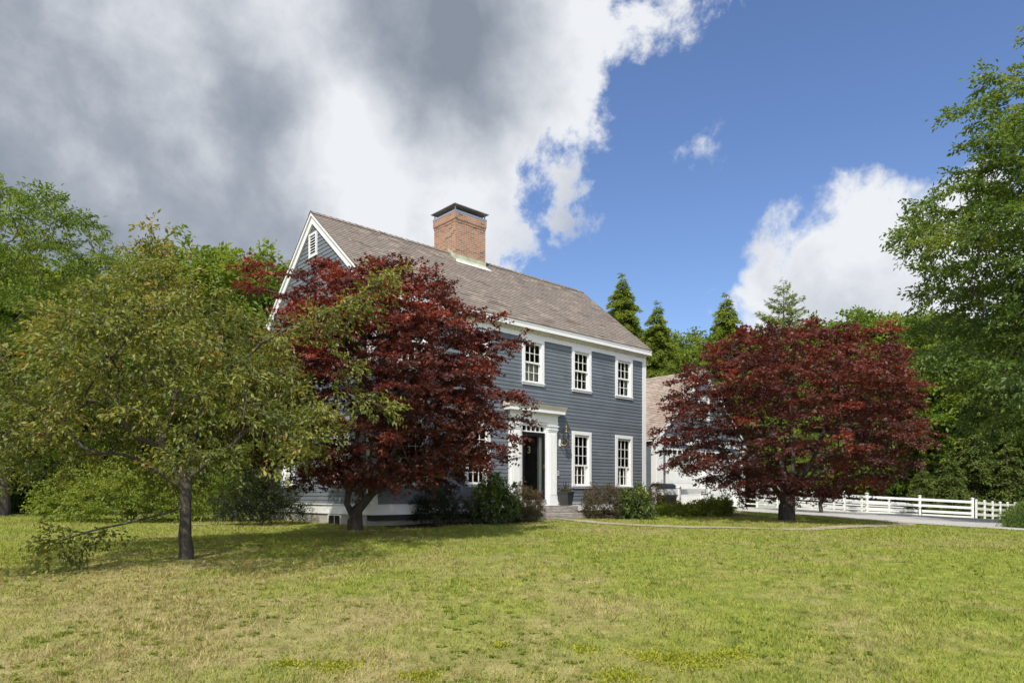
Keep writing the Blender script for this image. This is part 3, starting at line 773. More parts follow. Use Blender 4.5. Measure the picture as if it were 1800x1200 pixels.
for i, (a, b) in enumerate(DOORS):
    mb = MB(); frame_rect(mb, gf, a-.10, b+.10, 0, DH+.13, .10, 0, .05) if False else None
    mb.box(a-.07, a+.08, -.05, .0, 0, DH+.13); mb.box(b-.08, b+.07, -.05, 0, 0, DH+.13); mb.box(a+.08, b-.08, -.05, 0, DH-.0, DH+.13)
    mb.box(a+.06, a+.08, 0, .16, 0, DH); mb.box(b-.08, b-.06, 0, .16, 0, DH); mb.box(a+.08, b-.08, 0, .16, DH-.02, DH)
    mb.build('door_frame', M['white'], gar, weld=False)
    mb = MB(); n = 4; hh = DH/n
    for j in range(n):
        z0, z1 = j*hh+.004, (j+1)*hh-.004
        mb.box(a+.08, b-.08, .10, .14, z0, z1)
        for q in range(4):
            w = (b-a-.16)/4; x0, x1 = a+.08+q*w+.06, a+.08+(q+1)*w-.06
            mb.box(x0, x1, .094, .0995, z0+.08, z1-.08)
    mb.build('garage_door', M['vinyl'], gar, weld=False)
    mb = MB(); mb.box(a, b, -.04, 0, DH+.14, DH+.17); mb.box(a, b, -.04, 0, DH+.36, DH+.42)
    for j in range(9):
        x = a+j*(b-a-.05)/8; mb.box(x, x+.05, -.04, 0, DH+.17, DH+.36)
    tw = mb.build('transom', M['white'], gar, weld=False)
    mb = MB(); mb.box(a, b, -.012, -.004, DH+.165, DH+.365); mb.build('pane', M['black'], tw)
mb = MB()
for sg in (-1, 1): roof_slope(mb, -.13, GDP+.13, sg, GHALF, GHALF+.17, GRZ, GSL)
# roof was laid along x; swap axes so the ridge runs back from the front
mb.v = [(y, x, z) for x, y, z in mb.v]
gro = mb.build('roof', M['shingle_pink'], gar, weld=False)
def grake(y0, y1):
    mb = MB()
    for sg in (-1, 1):
        t0 = GHALF+sg*(GHALF+.16); z0 = GRZ-GSL*(GHALF+.16)-.03; w = .26
        mb.prism([(t0, z0), (GHALF, GRZ-.03), (GHALF, GRZ-.03-w), (t0, z0-w)], 1, y0, y1)
    return mb.build('rake_board', M['white'], gar, weld=False)
grake(-.115, -.02); grake(GDP+.02, GDP+.1)
make_window(gar, (GHALF, 0, 3.98), 0, 1.10, 'up', 0)
text_obj('house_number', '3', .17, M['darkmetal'], gar, (.36, -.056, 1.78), (R(90), 0, 0))
# ------------------------------------------------------------------ fences
def fence(name, pts, h, rails, label, posts_every, zb=None, pw=.13, mid=False, group=None, rail_h=.14, mat='vinyl', gapz=None):
    root = empty(name, (pts[0][0], pts[0][1], gz(*pts[0]))); tag(root, label, 'fence', group)
    bx, by, bz = root.location
    P = []
    for a, b in zip(pts, pts[1:]):
        a, b = np.array(a, float), np.array(b, float); n = max(1, round(np.linalg.norm(b-a)/posts_every))
        for i in range(n): P.append(a+(b-a)*i/n)
    P.append(np.array(pts[-1], float))
    for i, p in enumerate(P):
        z = gz(*p); mb = MB(); d = P[min(i+1, len(P)-1)]-P[max(i-1, 0)]; an = math.atan2(d[1], d[0])
        mb.box(-pw/2, pw/2, -pw/2, pw/2, -.3, h); mb.box(-pw/2-.02, pw/2+.02, -pw/2-.02, pw/2+.02, h+.001, h+.03)
        A = [(-pw/2-.02, -pw/2-.02, h+.031), (pw/2+.02, -pw/2-.02, h+.031), (pw/2+.02, pw/2+.02, h+.031), (-pw/2-.02, pw/2+.02, h+.031)]
        for q in range(4): mb.poly([A[q], A[(q+1) % 4], (0, 0, h+.075)])
        o = mb.build('post', M[mat], root, weld=False); o.location = (p[0]-bx, p[1]-by, z-bz); o.rotation_euler = (0, 0, an)
    for a, b in zip(P, P[1:]):
        za, zb_ = gz(*a), gz(*b); d = (b-a); ln = np.linalg.norm(d); d = d/ln; nrm = np.array([-d[1], d[0]])*.025
        a2, b2 = a+d*(pw/2-.01), b-d*(pw/2-.01)
        for r in rails:
            mb = MB(); V = []
            for q, zz in ((a2, za), (b2, zb_)):
                for s_ in (-1, 1):
                    for t_ in (0, 1): V.append((q[0]+nrm[0]*s_-bx, q[1]+nrm[1]*s_-by, zz+r+t_*rail_h-bz))
            for f in ((0, 1, 3, 2), (4, 6, 7, 5), (0, 4, 5, 1), (2, 3, 7, 6), (0, 2, 6, 4), (1, 5, 7, 3)): mb.poly([V[i] for i in f])
            mb.build('rail', M[mat], root)
    return root
fence('rail_fence', [(13.0, 36.6), (16.6, 40.6), (23.0, 44.8), (29.9, 44.9)], 1.28, (-.02, .24, .60, .98), 'long white three-rail vinyl fence running along the far edge of the driveway', 2.9, group='white paddock fences', rail_h=.16)
fence('rail_fence', [(30.5, 45.4), (35.5, 49.5), (39.5, 52.8)], 1.22, (.22, .60, .98), 'white three-rail fence turning off past the corner post by the weeping tree', 1.6, group='white paddock fences', rail_h=.17, pw=.11)
fence('rail_fence', [(15.2, 52), (27, 58), (42, 60), (60, 60)], 1.25, (.25, .62, 1.0), 'farther white three-rail fence on the wood side of the paddock', 2.7, group='white paddock fences', rail_h=.10)
# low fence by the grill
a = (at(1150, 24.2), 24.2); b = (at(1193, 25.2), 25.2); c = (at(1246, 27.0), 27.0)
lf = fence('low_fence', [a, b, c], .92, (.04, .68), 'low white picket-height rail fence screening the grill beside the house', 2.0, rail_h=.2, pw=.12)
# grill
g0 = (at(1166, 26.6), 26.6)
gri = empty('barbecue_grill', (*g0, gz(*g0)), RZ); tag(gri, 'black domed barbecue grill behind the low white fence', 'grill')
mb = MB(); mb.box(-.75, .75, -.3, .3, .12, .72); mb.build('cabinet', M['grill'], gri)
mb = MB(); pr = [(-.3, .722)]+[(-.3*math.cos(a), .73+.36*math.sin(a)) for a in np.linspace(0, math.pi, 12)]+[(.3, .722)]; mb.prism(pr, 0, -.55, .55); mb.build('lid', M['grill'], gri)
mb = MB(); mb.tube([(-.4, -.34, .86), (.4, -.34, .86)], .015); mb.build('handle', M['steel'], gri)
mb = MB()
for x in (-.65, .65):
    for y in (-.22, .22): mb.box(x-.03, x+.03, y-.03, y+.03, 0, .119)
mb.build('leg', M['grill'], gri, weld=False)
# gate stake by the fence
sx, sy = at(1614, 41.5), 41.5
stk = empty('metal_stake', (sx, sy, gz(sx, sy)), .3); tag(stk, 'small dark bent metal stake standing by a fence post at the drive edge', 'stake')
mb = MB(); mb.tube([(0, 0, -.1), (0, 0, .38), (.07, 0, .44), (.22, 0, .44), (.27, 0, .38), (.27, 0, -.1)], .022, 6); mb.build('bent_rod', M['darkmetal'], stk)

# ------------------------------------------------------------------ vegetation
rng = np.random.default_rng(7)
def unit(a): return a/np.maximum(np.linalg.norm(a, axis=-1, keepdims=True), 1e-9)
def leaf_mesh(P, A, N, Ln, W, tint, lobes=1, fold=.25):
    """leaf blades: two folded triangles each; lobes=3 gives a palmate leaf"""
    A = unit(A); B = unit(np.cross(N, A)); N = np.cross(A, B)
    Vs, Ts, tn = [], [], []; off = 0
    angs = [0] if lobes == 1 else ([0, .95, -.95] if lobes == 3 else [0, .7, -.7, 1.4, -1.4])
    for i, a in enumerate(angs):
        ax = A*math.cos(a)+B*math.sin(a); bx = B*math.cos(a)-A*math.sin(a)
        l = (Ln*(1 if i == 0 else .82))[:, None]; w = W[:, None]
        mid = P+ax*l*.45
        V = np.stack([P, mid+bx*w*.5+N*w*fold, P+ax*l-N*l*.12, mid-bx*w*.5+N*w*fold], 1)
        n = len(P); ix = np.arange(n)*4+off
        Ts.append(np.stack([np.stack([ix, ix+1, ix+2], -1), np.stack([ix, ix+2, ix+3], -1)], 1).reshape(-1, 3))
        Vs.append(V.reshape(-1, 3)); tn.append(np.repeat(tint, 2)); off += 4*n
    return np.concatenate(Vs), np.concatenate(Ts), np.concatenate(tn)

def skeleton(paths, targets, bf=.5, seg=.35, curve=.35, jit=.04, rs=None, up=0.0):
    """grow limbs from the given stems to every target (minimum path tree)"""
    rs = rs or rng
    pos_, par, dr, plen = [], [], [], []
    def add(p, pa):
        p = np.asarray(p, float); pos_.append(p); par.append(pa)
        if pa < 0: dr.append(np.array([0, 0, 1.0])); plen.append(0.)
        else:
            d = p-pos_[pa]; l = np.linalg.norm(d); dr.append(d/max(l, 1e-6)); plen.append(plen[pa]+l)
        return len(pos_)-1
    for path, start in paths:
        prev = -1
        if start is not None:
            q = np.asarray(path[0], float); prev = int(np.argmin([np.linalg.norm(p-q) for p in pos_])); pts = path[1:]
        else: prev = add(path[0], -1); pts = path[1:]
        for p in pts:
            a = pos_[prev]; d = np.linalg.norm(np.asarray(p)-a); n = max(1, int(d/seg))
            for k in range(1, n+1): prev = add(a+(np.asarray(p, float)-a)*k/n+(rs.normal(0, jit*.4, 3) if k < n else 0), prev)
    root = pos_[0]; nbase = max(2, int(.25*len(pos_))) if len(paths) == 1 else 2
    order = np.argsort(np.linalg.norm(targets-np.mean(pos_, 0), axis=1))
    PA = np.array(pos_); PL = np.array(plen)
    for ti in order:
        t = targets[ti]
        d = np.linalg.norm(PA-t, axis=1); cost = d+bf*PL+2.0*np.maximum(0, PA[:, 2]-t[2])*up
        cost[:nbase] += 1e3
        n0 = int(np.argmin(cost)); a = pos_[n0]; dist = d[n0]
        if dist < 1e-3: continue
        c = a+dr[n0]*dist*curve+rs.normal(0, jit*dist, 3); n = max(2, int(dist/seg)); prev = n0
        new = []
        for k in range(1, n+1):
            f = k/n; p = (1-f)**2*a+2*f*(1-f)*c+f*f*t; prev = add(p, prev); new.append(p)
        PA = np.vstack([PA, new]); PL = np.array(plen)
    return np.array(pos_), np.array(par)
def limb_mesh(P, par, rbase, rtip, e=None, sides=6, flare=1.0):
    n = len(P); cnt = np.zeros(n); ch = [[] for _ in range(n)]
    for i in range(n):
        if par[i] >= 0: ch[par[i]].append(i)
    for i in range(n-1, -1, -1):
        if not ch[i]: cnt[i] += 1
        if par[i] >= 0: cnt[par[i]] += cnt[i]
    tot = cnt[0]; ee = math.log(max(tot, 2))/math.log(rbase/rtip)
    r = rtip*cnt**(1/ee)
    V, Fq = [], []
    def ring(p, d, rad, ref):
        a = np.cross(d, ref); l = np.linalg.norm(a)
        a = a/l if l > 1e-3 else np.array([1., 0, 0]); b = np.cross(d, a)
        th = np.arange(sides)*2*math.pi/sides
        return p+rad*(np.cos(th)[:, None]*a+np.sin(th)[:, None]*b)
    stack = [(0, -1)]
    while stack:
        s, fr = stack.pop(); chain = [s] if fr < 0 else [fr, s]; cur = s
        while ch[cur]:
            k = max(ch[cur], key=lambda q: cnt[q])
            for q in ch[cur]:
                if q != k: stack.append((q, cur))
            chain.append(k); cur = k
        if len(chain) < 2: continue
        prev = None; ref = np.array([.31, .2, .93]) if abs((P[chain[-1]]-P[chain[0]])[2]) < .8*np.linalg.norm(P[chain[-1]]-P[chain[0]]) else np.array([1., .1, 0])
        for j, q in enumerate(chain):
            d = P[chain[min(j+1, len(chain)-1)]]-P[chain[max(j-1, 0)]]; d = d/max(np.linalg.norm(d), 1e-6)
            rad = r[q] if not (fr >= 0 and j == 0) else r[chain[1]]
            if fr < 0 and j < 3: rad *= 1+(flare-1)*(1-j/3)
            base = len(V); V.extend(ring(P[q], d, rad, ref))
            if prev is not None:
                for k in range(sides): Fq.append((prev+k, prev+(k+1) % sides, base+(k+1) % sides, base+k))
            prev = base
    return np.array(V), np.array(Fq)

def sprays(T, center, n_per, rad, flat, lsize, wid, tint_fn, rs, droop=.2, twigs=6, outward=.6, upn=.8, lobes=1, keep=None, spread=.35):
    """leaves on twigs fanning out from each limb end"""
    nT = len(T); out = unit(T-center)
    tw = unit(rs.normal(0, 1, (nT, twigs, 3))*np.array([1, 1, flat])+out[:, None]*outward*np.array([1, 1, .6]))
    per = max(1, n_per//twigs)
    f = rs.uniform(.05, 1, (nT, twigs, per))**.8
    rr = rad if np.ndim(rad) == 0 else rad[:, None, None, None]
    P = T[:, None, None]+tw[:, :, None]*f[..., None]*rr+rs.normal(0, 1, (nT, twigs, per, 3))*np.array([1, 1, max(flat, .35)])*(rr*spread*.35)
    P[..., 2] -= droop*(f**2)*(rad if np.ndim(rad) == 0 else rad[:, None, None])
    A = unit(tw[:, :, None]+rs.normal(0, .6, P.shape)+np.array([0, 0, -droop*1.4]))
    N = unit(rs.normal(0, .55, P.shape)+np.array([0, 0, upn]))
    ct = tint_fn(T, rs)
    tint = np.broadcast_to(ct[:, None, None], P.shape[:3])+rs.normal(0, .14, P.shape[:3])
    P, A, N, tint = P.reshape(-1, 3), A.reshape(-1, 3), N.reshape(-1, 3), tint.reshape(-1)
    if keep is not None:
        k = keep(P); P, A, N, tint = P[k], A[k], N[k], tint[k]
    s = rs.uniform(.7, 1.25, len(P))
    return leaf_mesh(P, A, N, lsize*s, wid*s, np.clip(tint, 0, 1), lobes)
def poisson(sample, n, dmin, rs, tries=40):
    pts = np.zeros((0, 3)); dm = dmin
    for k in range(tries):
        c = sample(400)
        for p in c:
            if len(pts) == 0 or np.min(np.linalg.norm(pts-p, axis=1)) > dm:
                pts = np.vstack([pts, p])
                if len(pts) >= n: return pts
        dm *= .93
    return pts
def envelope_sampler(cx, cy, zr, rr, rs, inner=0.0, bot=None, bias=.5, ax=1.0, lump=.12, seed=0):
    zr = np.array(zr); rr = np.array(rr)
    def f(n):
        z = rs.uniform(zr[0], zr[-1], n*4); r = np.interp(z, zr, rr)
        k = rs.uniform(0, rr.max(), n*4) < r; z, r = z[k][:n], r[k][:n]
        th = rs.uniform(0, 2*math.pi, len(z))
        r = r*(1+lump*np.sin(3*th+seed+z*1.3)+lump*.7*np.sin(5*th+2*seed-z*2.1))
        q = np.sqrt(rs.uniform(inner**2, 1, len(z)))**(bias*2) if bias != .5 else np.sqrt(rs.uniform(inner**2, 1, len(z)))
        P = np.stack([cx+r*q*np.cos(th)*ax, cy+r*q*np.sin(th), z], -1)
        if bot is not None: P = P[bot(P, q)]
        return P
    return f
def plant(name, loc, V, Fq, LV, LT, tint, bark_, leaf, label=None, cat=None, group=None, stem='trunk', crown='crown'):
    root = empty(name, loc); tag(root, label, cat, group)
    o = np.array(loc)
    if V is not None: npmesh(stem, V-o, Fq, bark_, root, smooth=True, quads=True)
    npmesh(crown, LV-o, LT, leaf, root, tint)
    return root
def outside_house(P, m=.12):
    s, t = house_st(P[:, 0], P[:, 1])
    inh = (s > -m) & (t > -m) & (s < L+m) & (t < DP+m)
    zr = np.where(np.abs(t-D2) < D2+GW, ZR-SL*np.abs(t-D2), 5.9)+.15
    inr = (s > -GOH-.1) & (s < L+.2) & (t > -GW-.12) & (P[:, 2] < zr) & (P[:, 2] > 5.6)
    return ~((inh & (P[:, 2] < zr)) | inr)

# --- crabapple, nearest tree
rs = np.random.default_rng(11)
Yc = 11.0; cx = at(325, Yc); bz = gz(cx, Yc)
def pt(px, py, Y): return np.array([at(px, Y), Y, zat(py, Y)])
stems = [([np.array([cx, Yc, bz-.1]), pt(325, 940, Yc), pt(326, 890, Yc), pt(327, 845, Yc)], None),
         ([pt(327, 845, Yc), pt(300, 810, Yc-.1), pt(281, 786, Yc-.2), pt(235, 765, Yc-.5), pt(190, 720, Yc-.9)], 1),
         ([pt(326, 855, Yc), pt(307, 850, Yc), pt(250, 810, Yc-.3), pt(212, 797, Yc-.5), pt(165, 795, Yc-.8), pt(100, 813, Yc-1.1), pt(60, 850, Yc-1.3)], 1),
         ([pt(281, 786, Yc-.2), pt(300, 730, Yc), pt(314, 665, Yc+.1), pt(296, 617, Yc+.1), pt(266, 578, Yc), pt(248, 521, Yc), pt(258, 460, Yc), pt(266, 395, Yc)], 1),
         ([pt(327, 845, Yc), pt(375, 800, Yc+.3), pt(430, 760, Yc+.5), pt(500, 735, Yc+.4), pt(570, 715, Yc+.2), pt(640, 705, Yc), pt(680, 715, Yc)], 1),
         ([pt(300, 730, Yc), pt(400, 650, Yc-.2), pt(500, 580, Yc-.3), pt(580, 545, Yc-.3), pt(640, 520, Yc-.2), pt(690, 480, Yc)], 1),
         ([pt(326, 885, Yc), pt(280, 905, Yc-.5), pt(220, 920, Yc-.8), pt(150, 935, Yc-1.1), pt(95, 955, Yc-1.3)], 1),
         ([pt(327, 845, Yc), pt(335, 800, Yc+.8), pt(350, 720, Yc+1.6), pt(380, 640, Yc+2.1)], 1)]
def crab_ok(P, q):
    r = np.hypot(P[:, 0]-cx, P[:, 1]-Yc)
    low = .72+1.75*np.clip(1-(r-.8)/2.1, 0, 1)
    return P[:, 2] > low
samp = envelope_sampler(cx-.42, Yc, [.75, 1.2, 2.0, 2.7, 3.3, 3.8, 4.2, 4.5], [2.1, 2.55, 2.75, 2.45, 1.9, 1.25, .7, .25], rs, .2, crab_ok, .5, 1.0, .16, 1.0)
T = poisson(samp, 420, .33, rs)
extra = [pt(p, q, Yc+dy) for p, q, dy in ((266, 400, 0), (258, 430, 0), (272, 445, .1), (245, 470, 0), (95, 950, -1.3), (105, 925, -1.25), (120, 945, -1.2), (85, 968, -1.35), (150, 938, -1.1), (190, 930, -.95), (680, 718, 0), (660, 700, 0), (640, 715, .05), (620, 700, 0), (690, 485, 0), (670, 500, -.1), (650, 520, -.1), (625, 525, -.2), (600, 560, -.2), (660, 490, 0), (640, 545, -.1), (610, 530, -.3), (585, 545, -.4), (570, 575, -.4), (555, 555, -.2), (540, 570, -.4), (520, 575, -.2), (490, 590, -.4), (560, 600, -.2), (610, 640, -.1), (590, 660, 0))]
T = np.vstack([T, extra])
P_, par = skeleton(stems, T, .35, .22, .3, .05, rs)
V, Fq = limb_mesh(P_, par, .092, .006, sides=8, flare=1.35)
cen = np.array([cx, Yc, 2.2])
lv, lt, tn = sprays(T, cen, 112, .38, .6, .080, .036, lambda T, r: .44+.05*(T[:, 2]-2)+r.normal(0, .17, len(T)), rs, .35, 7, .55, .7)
plant('crabapple_tree', (cx, Yc, bz), V, Fq, lv, lt, tn, M['bark_brown'], M['leaf_crab'], 'olive green crabapple tree with drooping low boughs, nearest tree on the left lawn', 'tree')

# --- Japanese maples
def jmaple(rs, bx, by, crown_c, zr, rr, stems, n, label, leafn, rbase, keep=None, extra=None, leaf=.075, hollow=.45, seed=0., dmin=.42):
    bz = gz(bx, by)
    def ok(P, q):
        r = np.hypot(P[:, 0]-crown_c[0], P[:, 1]-crown_c[1])
        env = np.interp(P[:, 2], zr, rr)
        k = (r/np.maximum(env, .1) > hollow*np.clip(1.6-(P[:, 2]-zr[0])/(zr[-1]-zr[0])*1.6, 0, 1))
        if keep is not None: k &= keep(P)
        return k
    samp = envelope_sampler(crown_c[0], crown_c[1], zr, rr, rs, .2, ok, .5, 1.0, .09, seed)
    T = poisson(samp, n, dmin, rs)
    if extra is not None: T = np.vstack([T, extra])
    P_, par = skeleton(stems, T, .45, .28, .35, .05, rs)
    V, Fq = limb_mesh(P_, par, rbase, .006, sides=10, flare=1.3)
    cen = np.array([crown_c[0], crown_c[1], zr[0]+.4*(zr[-1]-zr[0])])
    zt = zr[-1]; z0 = zr[0]
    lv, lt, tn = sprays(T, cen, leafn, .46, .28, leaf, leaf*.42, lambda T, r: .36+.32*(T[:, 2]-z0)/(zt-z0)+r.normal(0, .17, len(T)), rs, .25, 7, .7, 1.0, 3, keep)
    return plant('japanese_maple', (bx, by, bz), V, Fq, lv, lt, tn, M['bark_brown'] if seed < 1 else M['bark_dark'], M['leaf_red'], label, 'tree', 'red Japanese maples')
rs = np.random.default_rng(21)
Ym = 20.0; mx = at(1383, Ym); mz = gz(mx, Ym); k = F_PX/Ym
mstems = [([np.array([mx, Ym, mz-.1]), pt(1383, 890, Ym), pt(1388, 868, Ym)], None),
          ([pt(1383, 885, Ym), pt(1350, 840, Ym-.3), pt(1310, 780, Ym-.8), pt(1270, 720, Ym-1.1)], 1), ([pt(1388, 868, Ym), pt(1395, 800, Ym+.3), pt(1390, 720, Ym+.5), pt(1380, 650, Ym+.6)], 1),
          ([pt(1388, 868, Ym), pt(1425, 815, Ym-.3), pt(1455, 740, Ym-.8), pt(1470, 680, Ym-1)], 1), ([pt(1388, 868, Ym), pt(1440, 835, Ym+.4), pt(1500, 790, Ym+.9), pt(1560, 760, Ym+1.2)], 1),
          ([pt(1388, 868, Ym), pt(1370, 800, Ym+1.0), pt(1330, 720, Ym+1.8)], 1), ([pt(1388, 868, Ym), pt(1380, 790, Ym-.8), pt(1370, 710, Ym-1.6), pt(1400, 650, Ym-1.8)], 1)]
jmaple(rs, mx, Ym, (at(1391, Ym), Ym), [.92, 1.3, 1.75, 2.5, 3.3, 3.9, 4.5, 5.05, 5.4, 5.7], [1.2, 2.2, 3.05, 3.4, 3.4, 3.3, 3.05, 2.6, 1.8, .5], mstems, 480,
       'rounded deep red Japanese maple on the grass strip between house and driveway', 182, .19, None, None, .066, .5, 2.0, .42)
rs = np.random.default_rng(31)
Yl = 16.1; lx = at(625, Yl); lz = gz(lx, Yl)
lstems = [([np.array([lx, Yl, lz-.1]), pt(624, 915, Yl), pt(628, 895, Yl), pt(650, 872, Yl-.1)], None),
          ([pt(650, 872, Yl-.1), pt(668, 850, Yl-.2), pt(690, 800, Yl-.5), pt(720, 730, Yl-.9), pt(760, 650, Yl-1.2)], 1), ([pt(650, 872, Yl-.1), pt(720, 840, Yl-.4), pt(780, 800, Yl-.4), pt(840, 760, Yl-.4)], 1),
          ([pt(628, 897, Yl), pt(636, 870, Yl), pt(600, 845, Yl-.1), pt(570, 810, Yl-.2), pt(540, 760, Yl-.4), pt(520, 700, Yl-.5)], 1), ([pt(618, 905, Yl), pt(610, 885, Yl-.1), pt(614, 850, Yl-.2), pt(600, 780, Yl-.4), pt(590, 700, Yl-.5)], 1),
          ([pt(640, 880, Yl), pt(622, 830, Yl), pt(630, 760, Yl-.1), pt(640, 660, Yl-.3), pt(640, 580, Yl-.4)], 1), ([pt(650, 872, Yl-.1), pt(650, 820, Yl-.4), pt(660, 720, Yl-1.0), pt(680, 620, Yl-1.4)], 1)]
lext = np.array([pt(p, q, Y) for p, q, Y in ((905, 600, 15.4), (880, 605, 15.4), (895, 690, 15.2), (910, 700, 15.2), (905, 735, 15.2), (900, 765, 15.2), (870, 800, 15.4), (850, 650, 15.4), (860, 560, 15.4), (845, 590, 15.4), (430, 470, 16.6), (460, 465, 16.6), (480, 480, 16.6), (445, 500, 16.5), (470, 510, 16.5), (540, 480, 15.6), (560, 470, 15.6), (590, 470, 15.4), (690, 475, 15.2), (750, 485, 15.2), (770, 500, 15.3), (640, 480, 15.2), (520, 520, 15.8))])
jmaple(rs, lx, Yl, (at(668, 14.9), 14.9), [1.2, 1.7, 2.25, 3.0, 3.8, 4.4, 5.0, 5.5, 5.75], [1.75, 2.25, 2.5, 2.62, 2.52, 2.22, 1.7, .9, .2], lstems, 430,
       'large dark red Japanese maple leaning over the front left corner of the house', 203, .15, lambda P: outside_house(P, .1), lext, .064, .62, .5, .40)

# --- generic dome shrubs
def shrub(name, c, rx, ry, h, leaf, n, per, size, wid, label, cat='shrub', group=None, flat=.9, stems=6, rad=.16, seed=0, tbase=.45, keep=None, bark_=None, droop=.1, lobes=1, upn=.6, lift=.15):
    rs = np.random.default_rng(seed+100)
    bz = gz(*c)
    def s(n_):
        d = unit(rs.normal(0, 1, (n_, 3))); d[:, 2] = np.abs(d[:, 2]); q = rs.uniform(.25, 1, (n_, 1))**.5
        w = 1+.12*np.sin(d[:, :1]*6+seed)+.1*np.sin(d[:, 1:2]*7+2*seed)
        P = np.array([*c, bz+h*lift])+d*q*w*np.array([rx, ry, h*(1-lift)])
        return P if keep is None else P[keep(P)]
    T = poisson(s, n, min(rx, ry, h)*.28, rs)
    st = []
    for i in range(stems):
        a = 2*math.pi*i/stems+rs.uniform(-.3, .3); b0 = np.array([c[0]+.06*math.cos(a), c[1]+.06*math.sin(a), bz-.05])
        st.append(([b0, b0+np.array([rx*.22*math.cos(a), ry*.22*math.sin(a), h*.3])], None if i == 0 else 1))
    P_, par = skeleton(st, T, .3, .12, .3, .06, rs)
    V, Fq = limb_mesh(P_, par, .035, .004, sides=5)
    cen = np.array([*c, bz+h*.2])
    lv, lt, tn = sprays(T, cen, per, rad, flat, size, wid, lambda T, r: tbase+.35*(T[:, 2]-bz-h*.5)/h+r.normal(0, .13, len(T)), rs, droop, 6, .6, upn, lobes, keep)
    return plant(name, (*c, bz), V, Fq, lv, lt, tn, bark_ or M['bark_dark'], leaf, label, cat, group, 'stem', 'foliage')
OH = lambda P: outside_house(P, .03)
def hs(s, t): p = house_xy(s, t); return (float(p[0]), float(p[1]))
shrub('dark_shrub', (at(768, 18.1), 18.1), .72, .55, 1.05, M['leaf_dark'], 75, 90, .06, .022, 'sparse dark leggy shrub under the red maple against the house front', 'shrub', None, .9, 8, .2, 1, .35, OH)
shrub('rhododendron', (at(868, 18.4), 18.4), .62, .5, 1.3, M['leaf_rhodo'], 90, 60, .11, .040, 'upright glossy rhododendron with bright new leaves left of the granite steps', 'shrub', None, .9, 6, .18, 2, .68, OH, droop=.25)  # leaf tint raised to make up for sun lost to the maple
shrub('barberry_bush', (at(925, 19.5), 19.5), .46, .42, 1.02, M['leaf_barb'], 100, 110, .032, .018, 'rounded bronze barberry bush in front of the door surround', 'shrub', 'bronze barberry bushes', .9, 7, .13, 3, .55, OH)
shrub('barberry_bush', (at(922, 19.0), 19.0), .42, .3, .42, M['leaf_barb'], 50, 90, .03, .017, 'low dull barberry clump at the left end of the granite steps', 'shrub', 'bronze barberry bushes', .9, 5, .11, 4, .35, OH)
shrub('barberry_bush', (at(1058, 20.9), 20.9), .62, .55, 1.02, M['leaf_barb'], 120, 110, .034, .018, 'wide bronze barberry bush under the lower window right of the steps', 'shrub', 'bronze barberry bushes', .9, 7, .15, 5, .52, OH)
shrub('rhododendron', (at(1118, 21.2), 21.2), .52, .5, .92, M['leaf_rhodo'], 80, 56, .12, .036, 'light green rhododendron with drooping long leaves between two barberries', 'shrub', None, .8, 6, .2, 6, .72, OH, droop=.35)
shrub('barberry_bush', (at(1150, 23.2), 23.2), .68, .55, .98, M['leaf_barb'], 110, 100, .034, .018, 'bronze barberry bush at the house corner beside the black grill', 'shrub', 'bronze barberry bushes', .9, 7, .15, 7, .45, OH)
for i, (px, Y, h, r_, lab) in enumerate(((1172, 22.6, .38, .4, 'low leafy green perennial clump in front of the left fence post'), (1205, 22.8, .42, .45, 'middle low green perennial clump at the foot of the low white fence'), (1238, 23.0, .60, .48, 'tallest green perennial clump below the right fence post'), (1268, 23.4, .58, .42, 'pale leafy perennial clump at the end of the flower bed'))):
    shrub('perennial_clump', (at(px, Y), Y), r_, r_*.8, h, M['leaf_bright'] if i != 2 else M['leaf_mid'], 55, 60, .085, .036, lab, 'plant', 'green perennials in the bed by the low fence', .8, 7, .15, 10+i, 1.0, None, droop=.2)  # bright green leaves, tint raised further to offset the maple's shadow
# planter plant
rs = np.random.default_rng(77)
n = 26; a = rs.uniform(0, 6.28, n); el = rs.uniform(.5, 1.45, n)
A = np.stack([np.cos(a)*np.cos(el), np.sin(a)*np.cos(el), np.sin(el)], -1); ln = rs.uniform(.18, .42, n)
v1 = leaf_mesh(np.tile([0, 0, .41], (n, 1))+rs.normal(0, .015, (n, 3)), A, unit(rs.normal(0, 1, (n, 3))), ln, np.full(n, .02), np.clip(rs.normal(.08, .05, n), 0, .2))
m_ = 160; Pp = np.stack([rs.uniform(-.16, .16, m_), rs.uniform(-.16, .16, m_), rs.uniform(.41, .5, m_)], -1)
v2 = leaf_mesh(Pp, rs.normal(0, 1, (m_, 3))+[0, 0, .6], unit(rs.normal(0, .6, (m_, 3))+[0, 0, 1]), np.full(m_, .05), np.full(m_, .03), np.where(rs.uniform(0, 1, m_) < .12, .97, .45))
npmesh('plant', np.vstack([v1[0], v2[0]]), np.vstack([v1[1], v2[1]+len(v1[0])]), M['leaf_petal'], pl, np.concatenate([v1[2], v2[2]]))
# left shrubs
shrub('viburnum_shrub', (at(225, 21.5), 21.5), 2.35, 1.7, 1.85, M['leaf_bright'], 260, 120, .085, .045, 'broad light green shrub behind the crabapple trunk', 'shrub', None, .5, 9, .36, 20, .92, None, droop=.2)  # light green leaves, tint lifted to look sunlit within the crabapple's shadow
shrub('yew_shrub', (at(455, 18.6), 18.6), 1.05, .8, 1.5, M['leaf_dark'], 150, 130, .06, .02, 'dark green shrub hiding the foot of the left gable wall', 'shrub', None, .9, 8, .24, 21, .35, OH)
shrub('lilac_shrub', (at(440, 21.4), 21.4), 1.2, 1.0, 2.6, M['leaf_mid'], 170, 100, .09, .045, 'taller mid green shrub beside the left gable windows', 'shrub', None, .8, 8, .3, 22, .6, OH)
